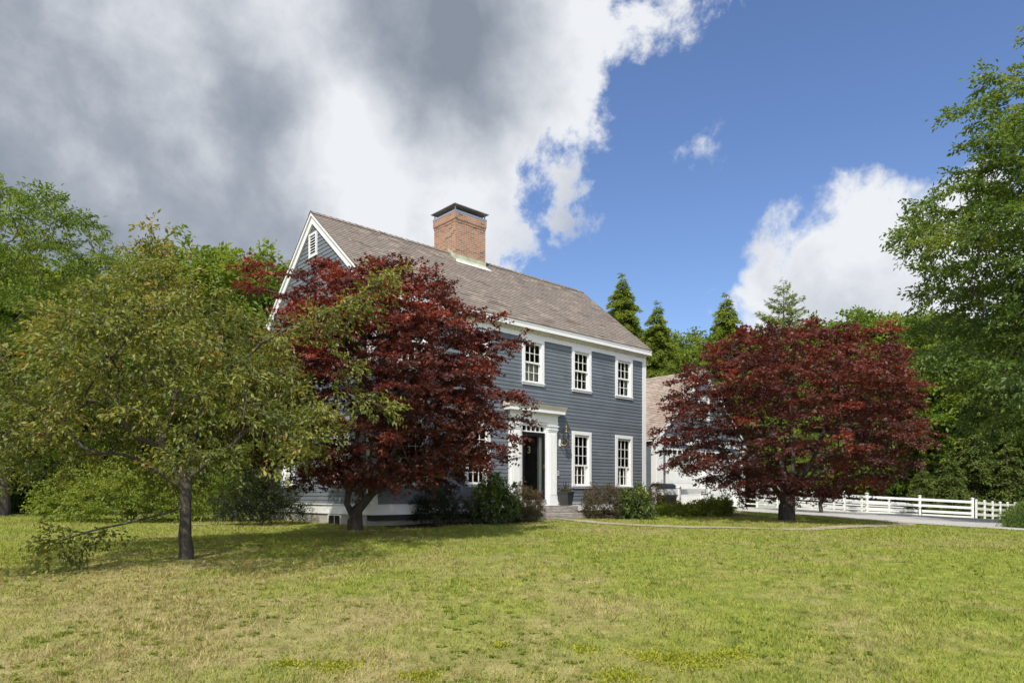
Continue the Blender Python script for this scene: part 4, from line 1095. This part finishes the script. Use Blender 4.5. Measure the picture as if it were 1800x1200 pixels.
# mulch beds
mul = strip('mulch_bed', [hs(.2, -1.15), hs(1.5, -1.2), hs(3, -1.25), hs(4.1, -1.35), hs(4.6, -1.2)], [hs(.2, -.0), hs(1.5, 0), hs(3, 0), hs(4.0, 0), hs(4.1, -.3)], M['mulch'], .018, 8, 40, .05, 5)
tag(mul, 'dark bark mulch bed along the house front left of the steps', 'flower bed', kind='structure')
mul2 = strip('mulch_bed', [hs(7.2, -.95), hs(8.5, -1.25), hs(10, -1.4), (5.6, 21.9), (7.2, 22.5), (8.3, 23.0)], [hs(7.3, 0), hs(8.5, 0), hs(10, 0), (5.6, 25.2), (7.2, 26.0), (8.4, 25.4)], M['mulch'], .018, 8, 40, .05, 6)
tag(mul2, 'dark bark mulch bed right of the steps under barberries and perennials', 'flower bed', kind='structure')

# --- large trees
def bigtree(name, rs, base, zr, rr, rbase, n, per, rad, lsize, wid, leaf, label, group=None, stem_top=.75, inner=.3, dmin=1.0, lump=.16, seed=0, droop=.25, flat=.6, bark_=None, extra_stems=(), ztint=.03, tb=.45, bottom=None):
    bz = gz(*base) if base != (0, 0) else 0
    samp = envelope_sampler(base[0], base[1], zr, rr, rs, inner, bottom, .5, 1.0, lump, seed)
    T = poisson(samp, n, dmin, rs)
    H = zr[-1]
    stem = [np.array([base[0]+rs.normal(0, .12)*k, base[1]+rs.normal(0, .12)*k, bz-.2+(H*stem_top-bz)*k/6]) for k in range(7)]
    P_, par = skeleton([(stem, None), *extra_stems], T, .4, max(.4, rad*.6), .3, .05, rs)
    V, Fq = limb_mesh(P_, par, rbase, .012, sides=6, flare=1.3)
    cen = np.array([base[0], base[1], zr[0]+.3*(H-zr[0])])
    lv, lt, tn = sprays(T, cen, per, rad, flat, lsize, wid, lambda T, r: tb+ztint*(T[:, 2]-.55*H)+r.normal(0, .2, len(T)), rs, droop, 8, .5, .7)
    return plant(name, (*base, bz), V, Fq, lv, lt, tn, bark_ or M['bark_grey'], leaf, label, 'tree', group)
# big oak at the right edge
rs = np.random.default_rng(41)
Yo = 27.0; ox = at(1868, Yo)
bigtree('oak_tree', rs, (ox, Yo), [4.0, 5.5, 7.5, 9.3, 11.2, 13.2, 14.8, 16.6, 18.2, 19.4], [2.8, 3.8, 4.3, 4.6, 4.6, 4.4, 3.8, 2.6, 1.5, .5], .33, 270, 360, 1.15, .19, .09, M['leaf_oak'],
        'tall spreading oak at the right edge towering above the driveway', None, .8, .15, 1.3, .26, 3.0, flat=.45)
# left background ash
rs = np.random.default_rng(42)
Ya = 27.0; ax_ = at(5, Ya)
bigtree('ash_tree', rs, (ax_, Ya), [2.0, 5, 7, 9, 10.2, 10.9, 12.0, 12.8, 13.2], [3.2, 4.2, 4.8, 5.0, 4.9, 4.2, 2.6, 1.2, .3], .2, 240, 260, .9, .17, .06, M['leaf_bright'],
        'airy light green tree with open branching at the left edge above the crabapple', None, .85, .25, 1.0, .2, 1.4, .4, .42)
# --- shared woodland kinds, grown once and copied
def proto(kind, seed):
    rs = np.random.default_rng(seed)
    if kind == 'broad':
        return bigtree('woodland_tree', rs, (0, 0), [3.2, 4.6, 6.5, 9, 11.5, 13.5, 14.8], [2.3, 3.4, 4.0, 4.2, 3.5, 2.2, .6], .2, 150, 330, 1.35, .26, .13, M['leaf_mid'], None, None, .8, .3, 1.6, .2, seed*1.0, flat=.42)
    if kind == 'round':
        return bigtree('woodland_tree', rs, (0, 0), [1.5, 3.5, 6.5, 9.0, 10.6, 11.6], [2.6, 3.8, 4.6, 4.1, 2.6, .8], .2, 150, 330, 1.4, .26, .13, M['leaf_bright'], None, None, .8, .35, 1.6, .18, seed*1.0, flat=.42)
def conifer(name, rs, H, R0, leaf, n_whorl, per_branch, droop, lsize, wid, top_pow=1.0, z0=.08, rough=.15, layered=False):
    Vs, Fs, off = [], [], 0
    pts = [np.array([0, 0, -.2]), np.array([.05, 0, H*.35]), np.array([0, .05, H*.7]), np.array([0, 0, H])]
    LP, LA, LN, LT_ = [], [], [], []
    mb = MB(); mb.tube(pts, [.2, .15, .08, .01], 7)
    for w in range(n_whorl):
        f = w/(n_whorl-1); z = H*(z0+(1-z0)*f*.985)
        r = R0*(1-f)**top_pow+.12
        nb = rs.integers(4, 7) if f < .9 else 3
        a0 = rs.uniform(0, 6.28)
        for b in range(nb):
            a = a0+6.283*b/nb+rs.normal(0, .25); zj = rs.normal(0, .16); ln = r*rs.uniform(1-rough*2.2, 1+rough)
            d = np.array([math.cos(a), math.sin(a), 0]); end = np.array([0, 0, z])+d*ln+np.array([0, 0, -droop*ln+(.35*ln if layered else 0)])
            mid = np.array([0, 0, z])+d*ln*.5+np.array([0, 0, .03*ln])
            if ln > .5: mb.tube([(0, 0, z), tuple(mid), tuple(end)], [.03*ln/R0+.008, .02*ln/R0+.006, .005], 4)
            m = max(6, int(per_branch*(ln/R0)**1.2)); t = rs.uniform(.1, 1.02, m)
            t = t[:, None]; P = (1-t)**2*np.array([0, 0, z])+2*t*(1-t)*mid+t*t*end
            side = np.array([-d[1], d[0], 0]); k = rs.uniform(-1, 1, (m, 1))
            P = P+side*k*ln*.30*(1.15-t)+rs.normal(0, .05, (m, 3))*np.array([1, 1, 1.4])
            P[:, 2] -= np.abs(k[:, 0])*.1*ln*droop*2; P[:, 2] += zj
            LP.append(P); LA.append(d+side*k*.9+rs.normal(0, .3, (m, 3))+np.array([0, 0, -droop if not layered else .15])); LN.append(rs.normal(0, .5, (m, 3))+np.array([0, 0, 1.0])); LT_.append(np.full(m, rs.normal(.45, .12))+.12*f+rs.normal(0, .13, m)+.12*t[:, 0])
    P = np.vstack(LP); s = rs.uniform(.7, 1.3, len(P))
    lv, lt, tn = leaf_mesh(P, np.vstack(LA), unit(np.vstack(LN)), lsize*s, wid*s, np.clip(np.concatenate(LT_), 0, 1), 1, .15)
    root = empty(name); mb.build('trunk', M['bark_dark'], root, True, False); npmesh('crown', lv, lt, leaf, root, tn)
    return root
B1, B2, B3 = proto('broad', 51), proto('round', 52), proto('broad', 53)
B3.children[1].data.materials[0] = M['leaf_mid']
HM = conifer('hemlock_tree', np.random.default_rng(61), 16.0, 4.6, M['leaf_hem'], 86, 760, .34, .25, .075, .84, .08, .22)
PN = conifer('pine_tree', np.random.default_rng(62), 17.0, 4.6, M['leaf_pine'], 24, 420, .02, .28, .07, .75, .3, .22, True)
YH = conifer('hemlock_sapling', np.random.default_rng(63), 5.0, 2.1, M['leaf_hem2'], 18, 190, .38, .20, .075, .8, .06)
used = set()
HT = {B1.name: 15.4, B2.name: 12.3, B3.name: 15.4, HM.name: 16.1, PN.name: 17.2, YH.name: 5.0}
def put(pr, px, Y, top, rz, label, group=None, zs=1.0, X=None, cat='tree'):
    """stands a tree at depth Y with its measured height (top given as an elevation in the survey)"""
    x = at(px, Y) if X is None else X
    sc = (zat(top, Y)-gz(x, Y))/HT[pr.name.split('.')[0] if pr.name not in HT else pr.name]
    if pr.name in used: o = copy_tree(pr)
    else: o = pr; used.add(pr.name)
    o.location = (x, Y, gz(x, Y)-.05); o.scale = (sc, sc, sc*zs); o.rotation_euler = (0, 0, rz)
    tag(o, label, cat, group); return o
put(HM, 1095, 52, 478, .4, 'taller pointed hemlock standing just right of the main roof', 'hemlocks behind the garage')
put(HM, 1155, 50, 528, 2.1, 'shorter pointed hemlock beside the taller one right of the main roof', 'hemlocks behind the garage')
put(HM, 1277, 66, 514, 1.2, 'slender hemlock spire rising behind the left part of the right red maple', 'hemlocks behind the garage')
put(PN, 1378, 68, 488, .3, 'open feathery pine rising above the right red maple')
W_R = 'leafy green tree in the wood beyond the paddock fences'; G_R = 'trees of the wood behind the driveway'
rr_ = random.Random(5)
for px, Y, top, pr in ((1195, 62, 582, B2), (1232, 70, 572, B1), (1300, 72, 588, B2), (1335, 76, 578, B1), (1432, 70, 556, B1), (1478, 66, 542, B2), (1535, 68, 548, B1), (1590, 64, 545, B2), (1650, 66, 540, B1), (1720, 62, 560, B2), (1800, 64, 540, B3),
                      (1345, 64, 640, B3), (1410, 62, 620, B1), (1475, 63, 630, B2), (1545, 62, 600, B1), (1610, 60, 660, B3), (1660, 61, 640, B2), (1720, 60, 650, B1), (1790, 58, 640, B3), (1880, 60, 560, B1), (1950, 58, 580, B2),
                      (1390, 84, 570, B1), (1480, 86, 560, B3), (1580, 84, 545, B1), (1680, 84, 550, B3), (1780, 84, 550, B1), (1180, 78, 600, B1), (1240, 58, 640, B3), (2050, 60, 560, B1), (2150, 58, 540, B3)):
    put(pr, px, Y, top, rr_.uniform(0, 6), W_R, G_R)
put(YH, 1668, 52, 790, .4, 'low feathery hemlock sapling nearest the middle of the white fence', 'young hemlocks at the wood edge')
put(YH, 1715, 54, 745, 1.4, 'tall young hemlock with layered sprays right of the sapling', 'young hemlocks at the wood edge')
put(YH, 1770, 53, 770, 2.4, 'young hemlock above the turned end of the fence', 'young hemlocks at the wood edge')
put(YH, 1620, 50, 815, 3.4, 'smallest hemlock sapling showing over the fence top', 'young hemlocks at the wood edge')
W_L = 'leafy green tree in the shady wood left of the house'; G_L = 'trees of the wood left of the house'
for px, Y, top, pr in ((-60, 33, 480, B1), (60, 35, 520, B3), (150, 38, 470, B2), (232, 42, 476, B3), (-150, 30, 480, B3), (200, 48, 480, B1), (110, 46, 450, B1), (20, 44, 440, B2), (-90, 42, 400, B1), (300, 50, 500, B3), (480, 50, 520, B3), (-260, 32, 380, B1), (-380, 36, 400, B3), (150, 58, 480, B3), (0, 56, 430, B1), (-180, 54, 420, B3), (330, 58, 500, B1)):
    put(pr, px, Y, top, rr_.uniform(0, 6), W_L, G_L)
for X, Y, H_, pr in ((34, 20, 15, B1), (39, 28, 17, B2), (35, 11, 14, B3), (44, 36, 17, B1), (48, 20, 18, B3), (33, 3, 15, B1), (46, 10, 17, B2), (52, 44, 18, B1), (56, 30, 18, B3)):
    put(pr, 0, Y, HZ-(H_-CAMZ)*F_PX/Y, rr_.uniform(0, 6), 'leafy green tree in the wood right of the driveway', 'trees of the wood right of the driveway', X=X)
for X, Y, H_, pr in ((-27, 22, 15, B3), (-30, 12, 16, B1), (-28, 3, 15, B3), (-36, 18, 17, B1)):
    put(pr, 0, Y, HZ-(H_-CAMZ)*F_PX/Y, rr_.uniform(0, 6), W_L, G_L, X=X)
put(B2, 345, 44, 432, 1.0, 'rounded light green treetop showing between the crabapple and the red maple', 'rounded treetops behind the house')
put(B2, 420, 46, 424, 2.6, 'rounded light green treetop nearest the roof gable behind the red maple', 'rounded treetops behind the house')
# undergrowth
ug = shrub('undergrowth_bush', (0, 300), 2.0, 1.4, 1.9, M['leaf_mid'], 150, 110, .15, .07, 'low leafy bush at the shady wood edge left of the lawn', 'shrub', 'undergrowth along the left wood', .7, 8, .5, 30, .3)
first = True
for px, Y, sc in ((-40, 29.5, .9), (60, 30.5, .8), (140, 32, .95), (230, 34, 1.1), (320, 35, 1.0), (-130, 29, 1.1), (400, 36, 1.2), (-230, 28.5, 1.2)):
    o = ug if first else copy_tree(ug); first = False
    x = at(px, Y); o.location = (x, Y, gz(x, Y)-.05); o.scale = (sc,)*3; o.rotation_euler = (0, 0, rr_.uniform(0, 6))
ugr = shrub('undergrowth_bush', (0, 300), 2.6, 1.6, 2.6, M['leaf_dark'], 150, 110, .16, .08, 'low bush behind the white fences, its leaves coloured dark for the wood shade', 'shrub', 'undergrowth along the right wood', .7, 8, .6, 32, .3)  # dark leaves here carry the canopy's shade in their colour
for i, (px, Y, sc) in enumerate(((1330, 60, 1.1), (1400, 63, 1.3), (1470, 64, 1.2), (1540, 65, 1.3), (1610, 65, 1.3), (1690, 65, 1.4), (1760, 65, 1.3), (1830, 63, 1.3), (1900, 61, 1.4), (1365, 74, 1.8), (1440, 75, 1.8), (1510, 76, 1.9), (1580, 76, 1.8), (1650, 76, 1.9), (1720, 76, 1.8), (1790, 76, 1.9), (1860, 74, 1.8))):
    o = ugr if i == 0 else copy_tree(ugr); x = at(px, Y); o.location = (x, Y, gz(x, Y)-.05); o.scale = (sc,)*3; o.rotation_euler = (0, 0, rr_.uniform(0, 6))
# yellow-green young tree behind the right maple
rs = np.random.default_rng(71); yx = at(1445, 31.0)
bigtree('young_maple', rs, (yx, 31.0), [1.3, 2.0, 3.0, 4.0, 4.8], [1.6, 2.4, 2.3, 1.5, .4], .07, 120, 90, .5, .12, .06, M['leaf_bright'], 'yellow-green young tree glowing behind the right red maple', None, .8, .2, .45, .2, 2.0, .2, .4, None, (), .05, .7)
# weeping tree at right edge
rs = np.random.default_rng(72); wx, wy = at(1868, 21.0), 21.0
bz = gz(wx, wy); T = []; 
for i in range(260):
    a = rs.uniform(0, 6.28); q = rs.uniform(.15, 1)**.6; r = 1.35*q; zt = 1.35*(1-.55*q**2); T.append((wx+r*math.cos(a), wy+r*math.sin(a), bz+.1+rs.uniform(.25, 1)*zt))
T = np.array(T); st = [([np.array([wx, wy, bz-.1]), np.array([wx+.1, wy, bz+.7]), np.array([wx, wy+.1, bz+1.3])], None)]
P_, par = skeleton(st, T, .3, .2, .4, .05, rs); V, Fq = limb_mesh(P_, par, .08, .005, sides=6)
lv, lt, tn = sprays(T, np.array([wx, wy, bz+1.2]), 110, .34, .3, .085, .018, lambda T, r: .35+r.normal(0, .12, len(T)), rs, 1.1, 7, .6, .4)
plant('weeping_tree', (wx, wy, bz), V, Fq, lv, lt, tn, M['bark_dark'], M['leaf_mid'], 'low mounded weeping tree at the right edge beside the driveway', 'tree')

# ------------------------------------------------------------------ grass blades
rs = np.random.default_rng(91)
def in_strip(x, y):
    """true where the lawn grows"""
    s, t = house_st(x, y)
    k = ~((s > -.1) & (s < L+.1) & (t > -.15) & (t < DP+.1))
    k &= ~((s > .2) & (s < 4.6) & (t > -1.15) & (t < 1)) & ~((s > 4.0) & (s < 7.05) & (t > -1.0) & (t < .5)) & ~((s > 7.1) & (s < L) & (t > -1.1) & (t < 1))
    P = np.array(PTH); Wd = np.array(PTW); C = (P+Wd)/2
    from_ = np.full(len(x), 9.9)
    for a, b in zip(C, C[1:]):
        d = b-a; tt = np.clip(((x-a[0])*d[0]+(y-a[1])*d[1])/(d@d), 0, 1); from_ = np.minimum(from_, np.hypot(x-a[0]-tt*d[0], y-a[1]-tt*d[1]))
    k &= from_ > .24
    dn = np.array(DRN); xe = np.interp(y, dn[::-1, 1], dn[::-1, 0]); k &= ~((x > xe-.05) & (y > 9))
    for tx, ty, tr in ((cx, Yc, .45), (mx, Ym, .5), (lx, Yl, .5)): k &= np.hypot(x-tx, y-ty) > tr*(.75+.35*np.sin(np.arctan2(y-ty, x-tx)*3+tx))
    return k
def value_noise(x, y, s, seed):
    g = np.random.default_rng(seed).uniform(0, 1, (64, 64)); xs, ys = x/s, y/s
    i, j = np.floor(xs).astype(int), np.floor(ys).astype(int); fx, fy = xs-i, ys-j; fx, fy = fx*fx*(3-2*fx), fy*fy*(3-2*fy)
    G = lambda a, b: g[a % 64, b % 64]
    return (G(i, j)*(1-fx)+G(i+1, j)*fx)*(1-fy)+(G(i, j+1)*(1-fx)+G(i+1, j+1)*fx)*fy
NB = 620000
Yb = 3.6*np.exp(rs.uniform(0, 1, NB)*math.log(27/3.6)); half = Yb*.80+3.2
Xb = rs.uniform(-1, 1, NB)*half
cl = value_noise(Xb, Yb, .16, 1)*.6+value_noise(Xb, Yb, .55, 2)*.5+value_noise(Xb, Yb, 1.7, 3)*.4
k = in_strip(Xb, Yb) & (rs.uniform(.05, 1.15, NB) < cl)
Xb, Yb, cl = Xb[k], Yb[k], cl[k]; n = len(Xb)
Zb = ground(Xb, Yb)
h = rs.gamma(6, .0052, n)*(.6+.9*cl)*(1+Yb*.012); h = np.clip(h*.78, .012, .085); wd = rs.uniform(.0022, .0045, n)*(1+Yb*.10)
a = rs.uniform(0, 6.283, n); lean = rs.uniform(.25, 1.2, n); b = a+rs.normal(0, .5, n)
base = np.stack([Xb, Yb, Zb-.004], -1); side = np.stack([-np.sin(a), np.cos(a), np.zeros(n)], -1)*wd[:, None]
tip = base+np.stack([np.cos(b)*lean*h, np.sin(b)*lean*h, h], -1)
V = np.stack([base-side, base+side, tip], 1).reshape(-1, 3); Tn = np.arange(3*n).reshape(-1, 3)
gr_ = npmesh('grass', V, Tn, M['grass'], None, np.clip(rs.normal(.45, .22, n)+.25*(cl-.7), 0, 1))
tag(gr_, 'short patchy grass blades covering the lawn', 'grass', kind='stuff')
# broad-leaf weeds: low rosettes, one ground cover
nw = 1700; Yw = 5.0*np.exp(rs.uniform(0, 1, nw)*math.log(15/5.0)); Xw = rs.uniform(-1, 1, nw)*Yw*.78
kk = in_strip(Xw, Yw) & (value_noise(Xw, Yw, 1.3, 9) > .5); Xw, Yw = Xw[kk], Yw[kk]; nw = len(Xw)
m_ = 9; a = rs.uniform(0, 6.28, (nw, m_)); el = rs.uniform(.15, .8, (nw, m_)); A = np.stack([np.cos(a)*np.cos(el), np.sin(a)*np.cos(el), np.sin(el)], -1).reshape(-1, 3)
Pw = np.repeat(np.stack([Xw, Yw, ground(Xw, Yw)+.004], -1), m_, 0)+rs.normal(0, .018, (nw*m_, 3))*[1, 1, .15]
Nw = unit(np.array([0, 0, 1.0])-A*A[:, 2:3]); sz = np.repeat(rs.uniform(.025, .06, nw), m_)
lv, lt, tn = leaf_mesh(Pw, A, Nw, sz, sz*.5, np.repeat(rs.uniform(.45, 1.0, nw), m_)+rs.normal(0, .1, nw*m_), 1, .1)
we = npmesh('clover', lv, lt, M['leaf_bright'], None, np.clip(tn, 0, 1)); tag(we, 'small broad-leaved weeds scattered through the lawn', 'weeds', kind='stuff')
# moss cushions near the camera
mp_ = []
for px, py, r_ in ((1215, 1165, .28), (1150, 1155, .2), (1280, 1150, .16), (590, 1172, .22), (505, 1167, .1), (1025, 1142, .1), (740, 1190, .16), (1090, 1190, .2), (880, 1135, .07)):
    Y = 5.5
    for _ in range(8): Y = (CAMZ-gz(at(px, Y), Y))*F_PX/(py-HZ)
    q = rs.normal(0, 1, (int(2600*r_), 2))*np.array([r_, r_*.75])*.6; q = q*(1+.35*np.sin(np.arctan2(q[:, 1], q[:, 0])*3+px))[:, None]
    mp_.append(np.array([at(px, Y), Y])+q)
mp_ = np.vstack(mp_); nm = len(mp_)
A = unit(rs.normal(0, 1, (nm, 3))+[0, 0, 1.0]); Pm = np.stack([mp_[:, 0], mp_[:, 1], ground(mp_[:, 0], mp_[:, 1])+.008], -1)
lv, lt, tn = leaf_mesh(Pm, A, unit(rs.normal(0, .5, (nm, 3))+[0, 0, 1]), rs.uniform(.02, .04, nm), rs.uniform(.012, .02, nm), np.clip(rs.normal(.5, .25, nm), 0, 1), 1, .2)
mo = npmesh('moss', lv, lt, M['leaf_moss'], None, tn); tag(mo, 'bright yellow-green moss cushions in the near lawn', 'moss', kind='stuff')
# fallen leaves under the crabapple
nf = 900; a = rs.uniform(0, 6.28, nf); r = 3.4*np.sqrt(rs.uniform(0, 1, nf)); Xf, Yf = cx+r*np.cos(a), Yc+r*np.sin(a)*.9
Pf = np.stack([Xf, Yf, ground(Xf, Yf)+.03], -1); A = np.stack([np.cos(a*7), np.sin(a*7), rs.normal(0, .2, nf)], -1)
lv, lt, tn = leaf_mesh(Pf, A, unit(rs.normal(0, .4, (nf, 3))+[0, 0, 1]), np.full(nf, .06), np.full(nf, .03), np.clip(rs.normal(.85, .12, nf), 0, 1), 1, .2)
fl = npmesh('fallen_leaves', lv, lt, M['leaf_crab'], None, tn); tag(fl, 'scattered fallen brown leaves under the crabapple', 'leaves', kind='stuff')

# ------------------------------------------------------------------ sun, sky, clouds
EL = R(50); SD = Vector((-.24, -.97, 0)).normalized()*math.cos(EL)+Vector((0, 0, math.sin(EL)))
sun = bpy.data.lights.new('sun', 'SUN'); sun.energy = 3.7; sun.angle = R(.55); sun.color = (1, .95, .86)
so = bpy.data.objects.new('sun', sun); COL.objects.link(so); so.rotation_euler = SD.to_track_quat('Z', 'Y').to_euler(); so.location = (0, 0, 40)
w = bpy.data.worlds.new('World'); scene.world = w; w.use_nodes = True; nt = w.node_tree
for n_ in list(nt.nodes): nt.nodes.remove(n_)
out = nt.nodes.new('ShaderNodeOutputWorld')
sky = nt.nodes.new('ShaderNodeTexSky'); sky.sky_type = 'NISHITA'; sky.sun_disc = False; sky.sun_elevation = EL; sky.sun_rotation = math.atan2(SD.x, SD.y) % (2*math.pi)
sky.air_density = 1.0; sky.dust_density = .6; sky.ozone_density = 4.0
bg = nt.nodes.new('ShaderNodeBackground'); bg.inputs[1].default_value = .115
hs_ = nt.nodes.new('ShaderNodeHueSaturation'); hs_.inputs['Saturation'].default_value = 1.06; hs_.inputs['Hue'].default_value = .508; nt.links.new(sky.outputs[0], hs_.inputs['Color']); nt.links.new(hs_.outputs[0], bg.inputs[0])
tc = nt.nodes.new('ShaderNodeTexCoord'); DIR = tc.outputs['Generated']
def dot(v):
    n_ = nt.nodes.new('ShaderNodeVectorMath'); n_.operation = 'DOT_PRODUCT'; nt.links.new(DIR, n_.inputs[0]); n_.inputs[1].default_value = tuple(v); return n_.outputs['Value']
def maprange(x, a, b, c=0., d=1.):
    n_ = nt.nodes.new('ShaderNodeMapRange'); n_.interpolation_type = 'SMOOTHSTEP'; nt.links.new(x, n_.inputs[0])
    for i, q in enumerate((a, b, c, d)): n_.inputs[i+1].default_value = q
    return n_.outputs[0]
def blob(px, py, r_deg, soft=1.0):
    c_ = ray(px, py); return maprange(dot(c_), math.cos(R(r_deg)), math.cos(R(r_deg*.15)))
def add(a, b): return math_(nt, 'ADD', a, b)
def mul_(a, b): return math_(nt, 'MULTIPLY', a, b)
big = noise(nt, 5.5, 10, .56, DIR, .12); med = noise(nt, 13, 10, .66, DIR, .25); soft = noise(nt, 3.2, 4, .5, DIR, .3)
# great bank of cloud: everything left of a great circle across the sky
pn = ray(1175, 0).cross(ray(905, 560)).normalized()
if pn.dot(ray(300, 300)) < 0: pn = -pn
edge = dot(pn)
nz = add(mul_(math_(nt, 'SUBTRACT', big, .5), .42), mul_(math_(nt, 'SUBTRACT', med, .5), .34))
bank = maprange(add(edge, nz), -.015, .06)
# cumulus at the right, small wisps
cb = None
for px, py, r_, wgt in ((1500, 420, 6.5, 1), (1600, 480, 8, 1), (1420, 470, 6.0, .9), (1660, 430, 7, 1), (1350, 560, 5, .95), (1480, 560, 8, 1), (1620, 600, 9, 1), (1180, 290, 1.7, .27), (1205, 276, 1.8, .31), (1232, 266, 1.8, .32), (1262, 278, 1.6, .28), (1252, 222, 1.5, .23), (1275, 206, 1.3, .24), (1120, 235, 1.6, .22), (1060, 310, 1.8, .27), (1250, 530, 2.4, .6), (1400, 400, 3.6, .75), (1320, 555, 4, .85), (1380, 510, 5, .9)):
    b_ = mul_(blob(px, py, r_), wgt); cb = b_ if cb is None else math_(nt, 'MAXIMUM', cb, b_)
nzc = add(mul_(math_(nt, 'SUBTRACT', big, .5), 2.3), mul_(math_(nt, 'SUBTRACT', med, .5), 1.3))
cum = maprange(add(cb, nzc), .38, .80)
cov = math_(nt, 'MAXIMUM', bank, cum)
# unseen broken cloud behind the camera, added and brightened as fill light
sep = nt.nodes.new('ShaderNodeSeparateXYZ'); nt.links.new(DIR, sep.inputs[0])
behind = maprange(mul_(sep.outputs[1], -1.0), .15, .5)
covb = mul_(maprange(big, .42, .56), behind)
cov = math_(nt, 'MAXIMUM', mul_(cov, math_(nt, 'SUBTRACT', 1.0, behind)), covb)
# grey hearts of the bank
dk = None
for px, py, r_, wgt in ((60, 230, 15, .75), (250, 400, 12, .8), (470, 250, 7, .75), (480, 350, 6.5, .8), (800, 70, 10, .95), (780, 190, 6, .8), (350, 60, 9, .35), (60, 400, 10, .7), (400, 400, 8, .7)):
    b_ = mul_(blob(px, py, r_), wgt); dk = b_ if dk is None else math_(nt, 'MAXIMUM', dk, b_)
lt_ = None
for px, py, r_, wgt in ((650, 300, 8, .85), (760, 330, 8, .7), (1060, 90, 11, 1.1), (960, 260, 7, .7), (220, 120, 6, .35), (600, 290, 6, .55), (250, 250, 6, .3), (880, 330, 8, .6), (550, 90, 6, .3)):
    b_ = mul_(blob(px, py, r_), wgt); lt_ = b_ if lt_ is None else math_(nt, 'MAXIMUM', lt_, b_)
sh = add(math_(nt, 'SUBTRACT', add(mul_(dk, .55), .36), mul_(lt_, .5)), add(mul_(math_(nt, 'SUBTRACT', soft, .5), 1.0), add(mul_(math_(nt, 'SUBTRACT', big, .5), 1.35), mul_(math_(nt, 'SUBTRACT', med, .5), .5))))
sh = math_(nt, 'SUBTRACT', sh, mul_(math_(nt, 'SUBTRACT', 1.0, bank), .28))
ccol = ramp(nt, sh, [(.05, (.90, .92, .95)), (.35, (.66, .69, .74)), (.65, (.40, .44, .50)), (.95, (.26, .30, .36))])
bc = nt.nodes.new('ShaderNodeBackground'); nt.links.new(ccol, bc.inputs[0]); nt.links.new(math_(nt, 'MULTIPLY_ADD', behind, 1.7, .68), bc.inputs[1])
mx_ = nt.nodes.new('ShaderNodeMixShader'); nt.links.new(mul_(cov, .97), mx_.inputs[0]); nt.links.new(bg.outputs[0], mx_.inputs[1]); nt.links.new(bc.outputs[0], mx_.inputs[2]); nt.links.new(mx_.outputs[0], out.inputs[0])

scene.view_settings.view_transform = 'Standard'; scene.view_settings.look = 'None'; scene.view_settings.exposure = 0.52; scene.view_settings.gamma = 1
scene.render.engine = 'CYCLES'; scene.cycles.max_bounces = 6; scene.cycles.transparent_max_bounces = 8
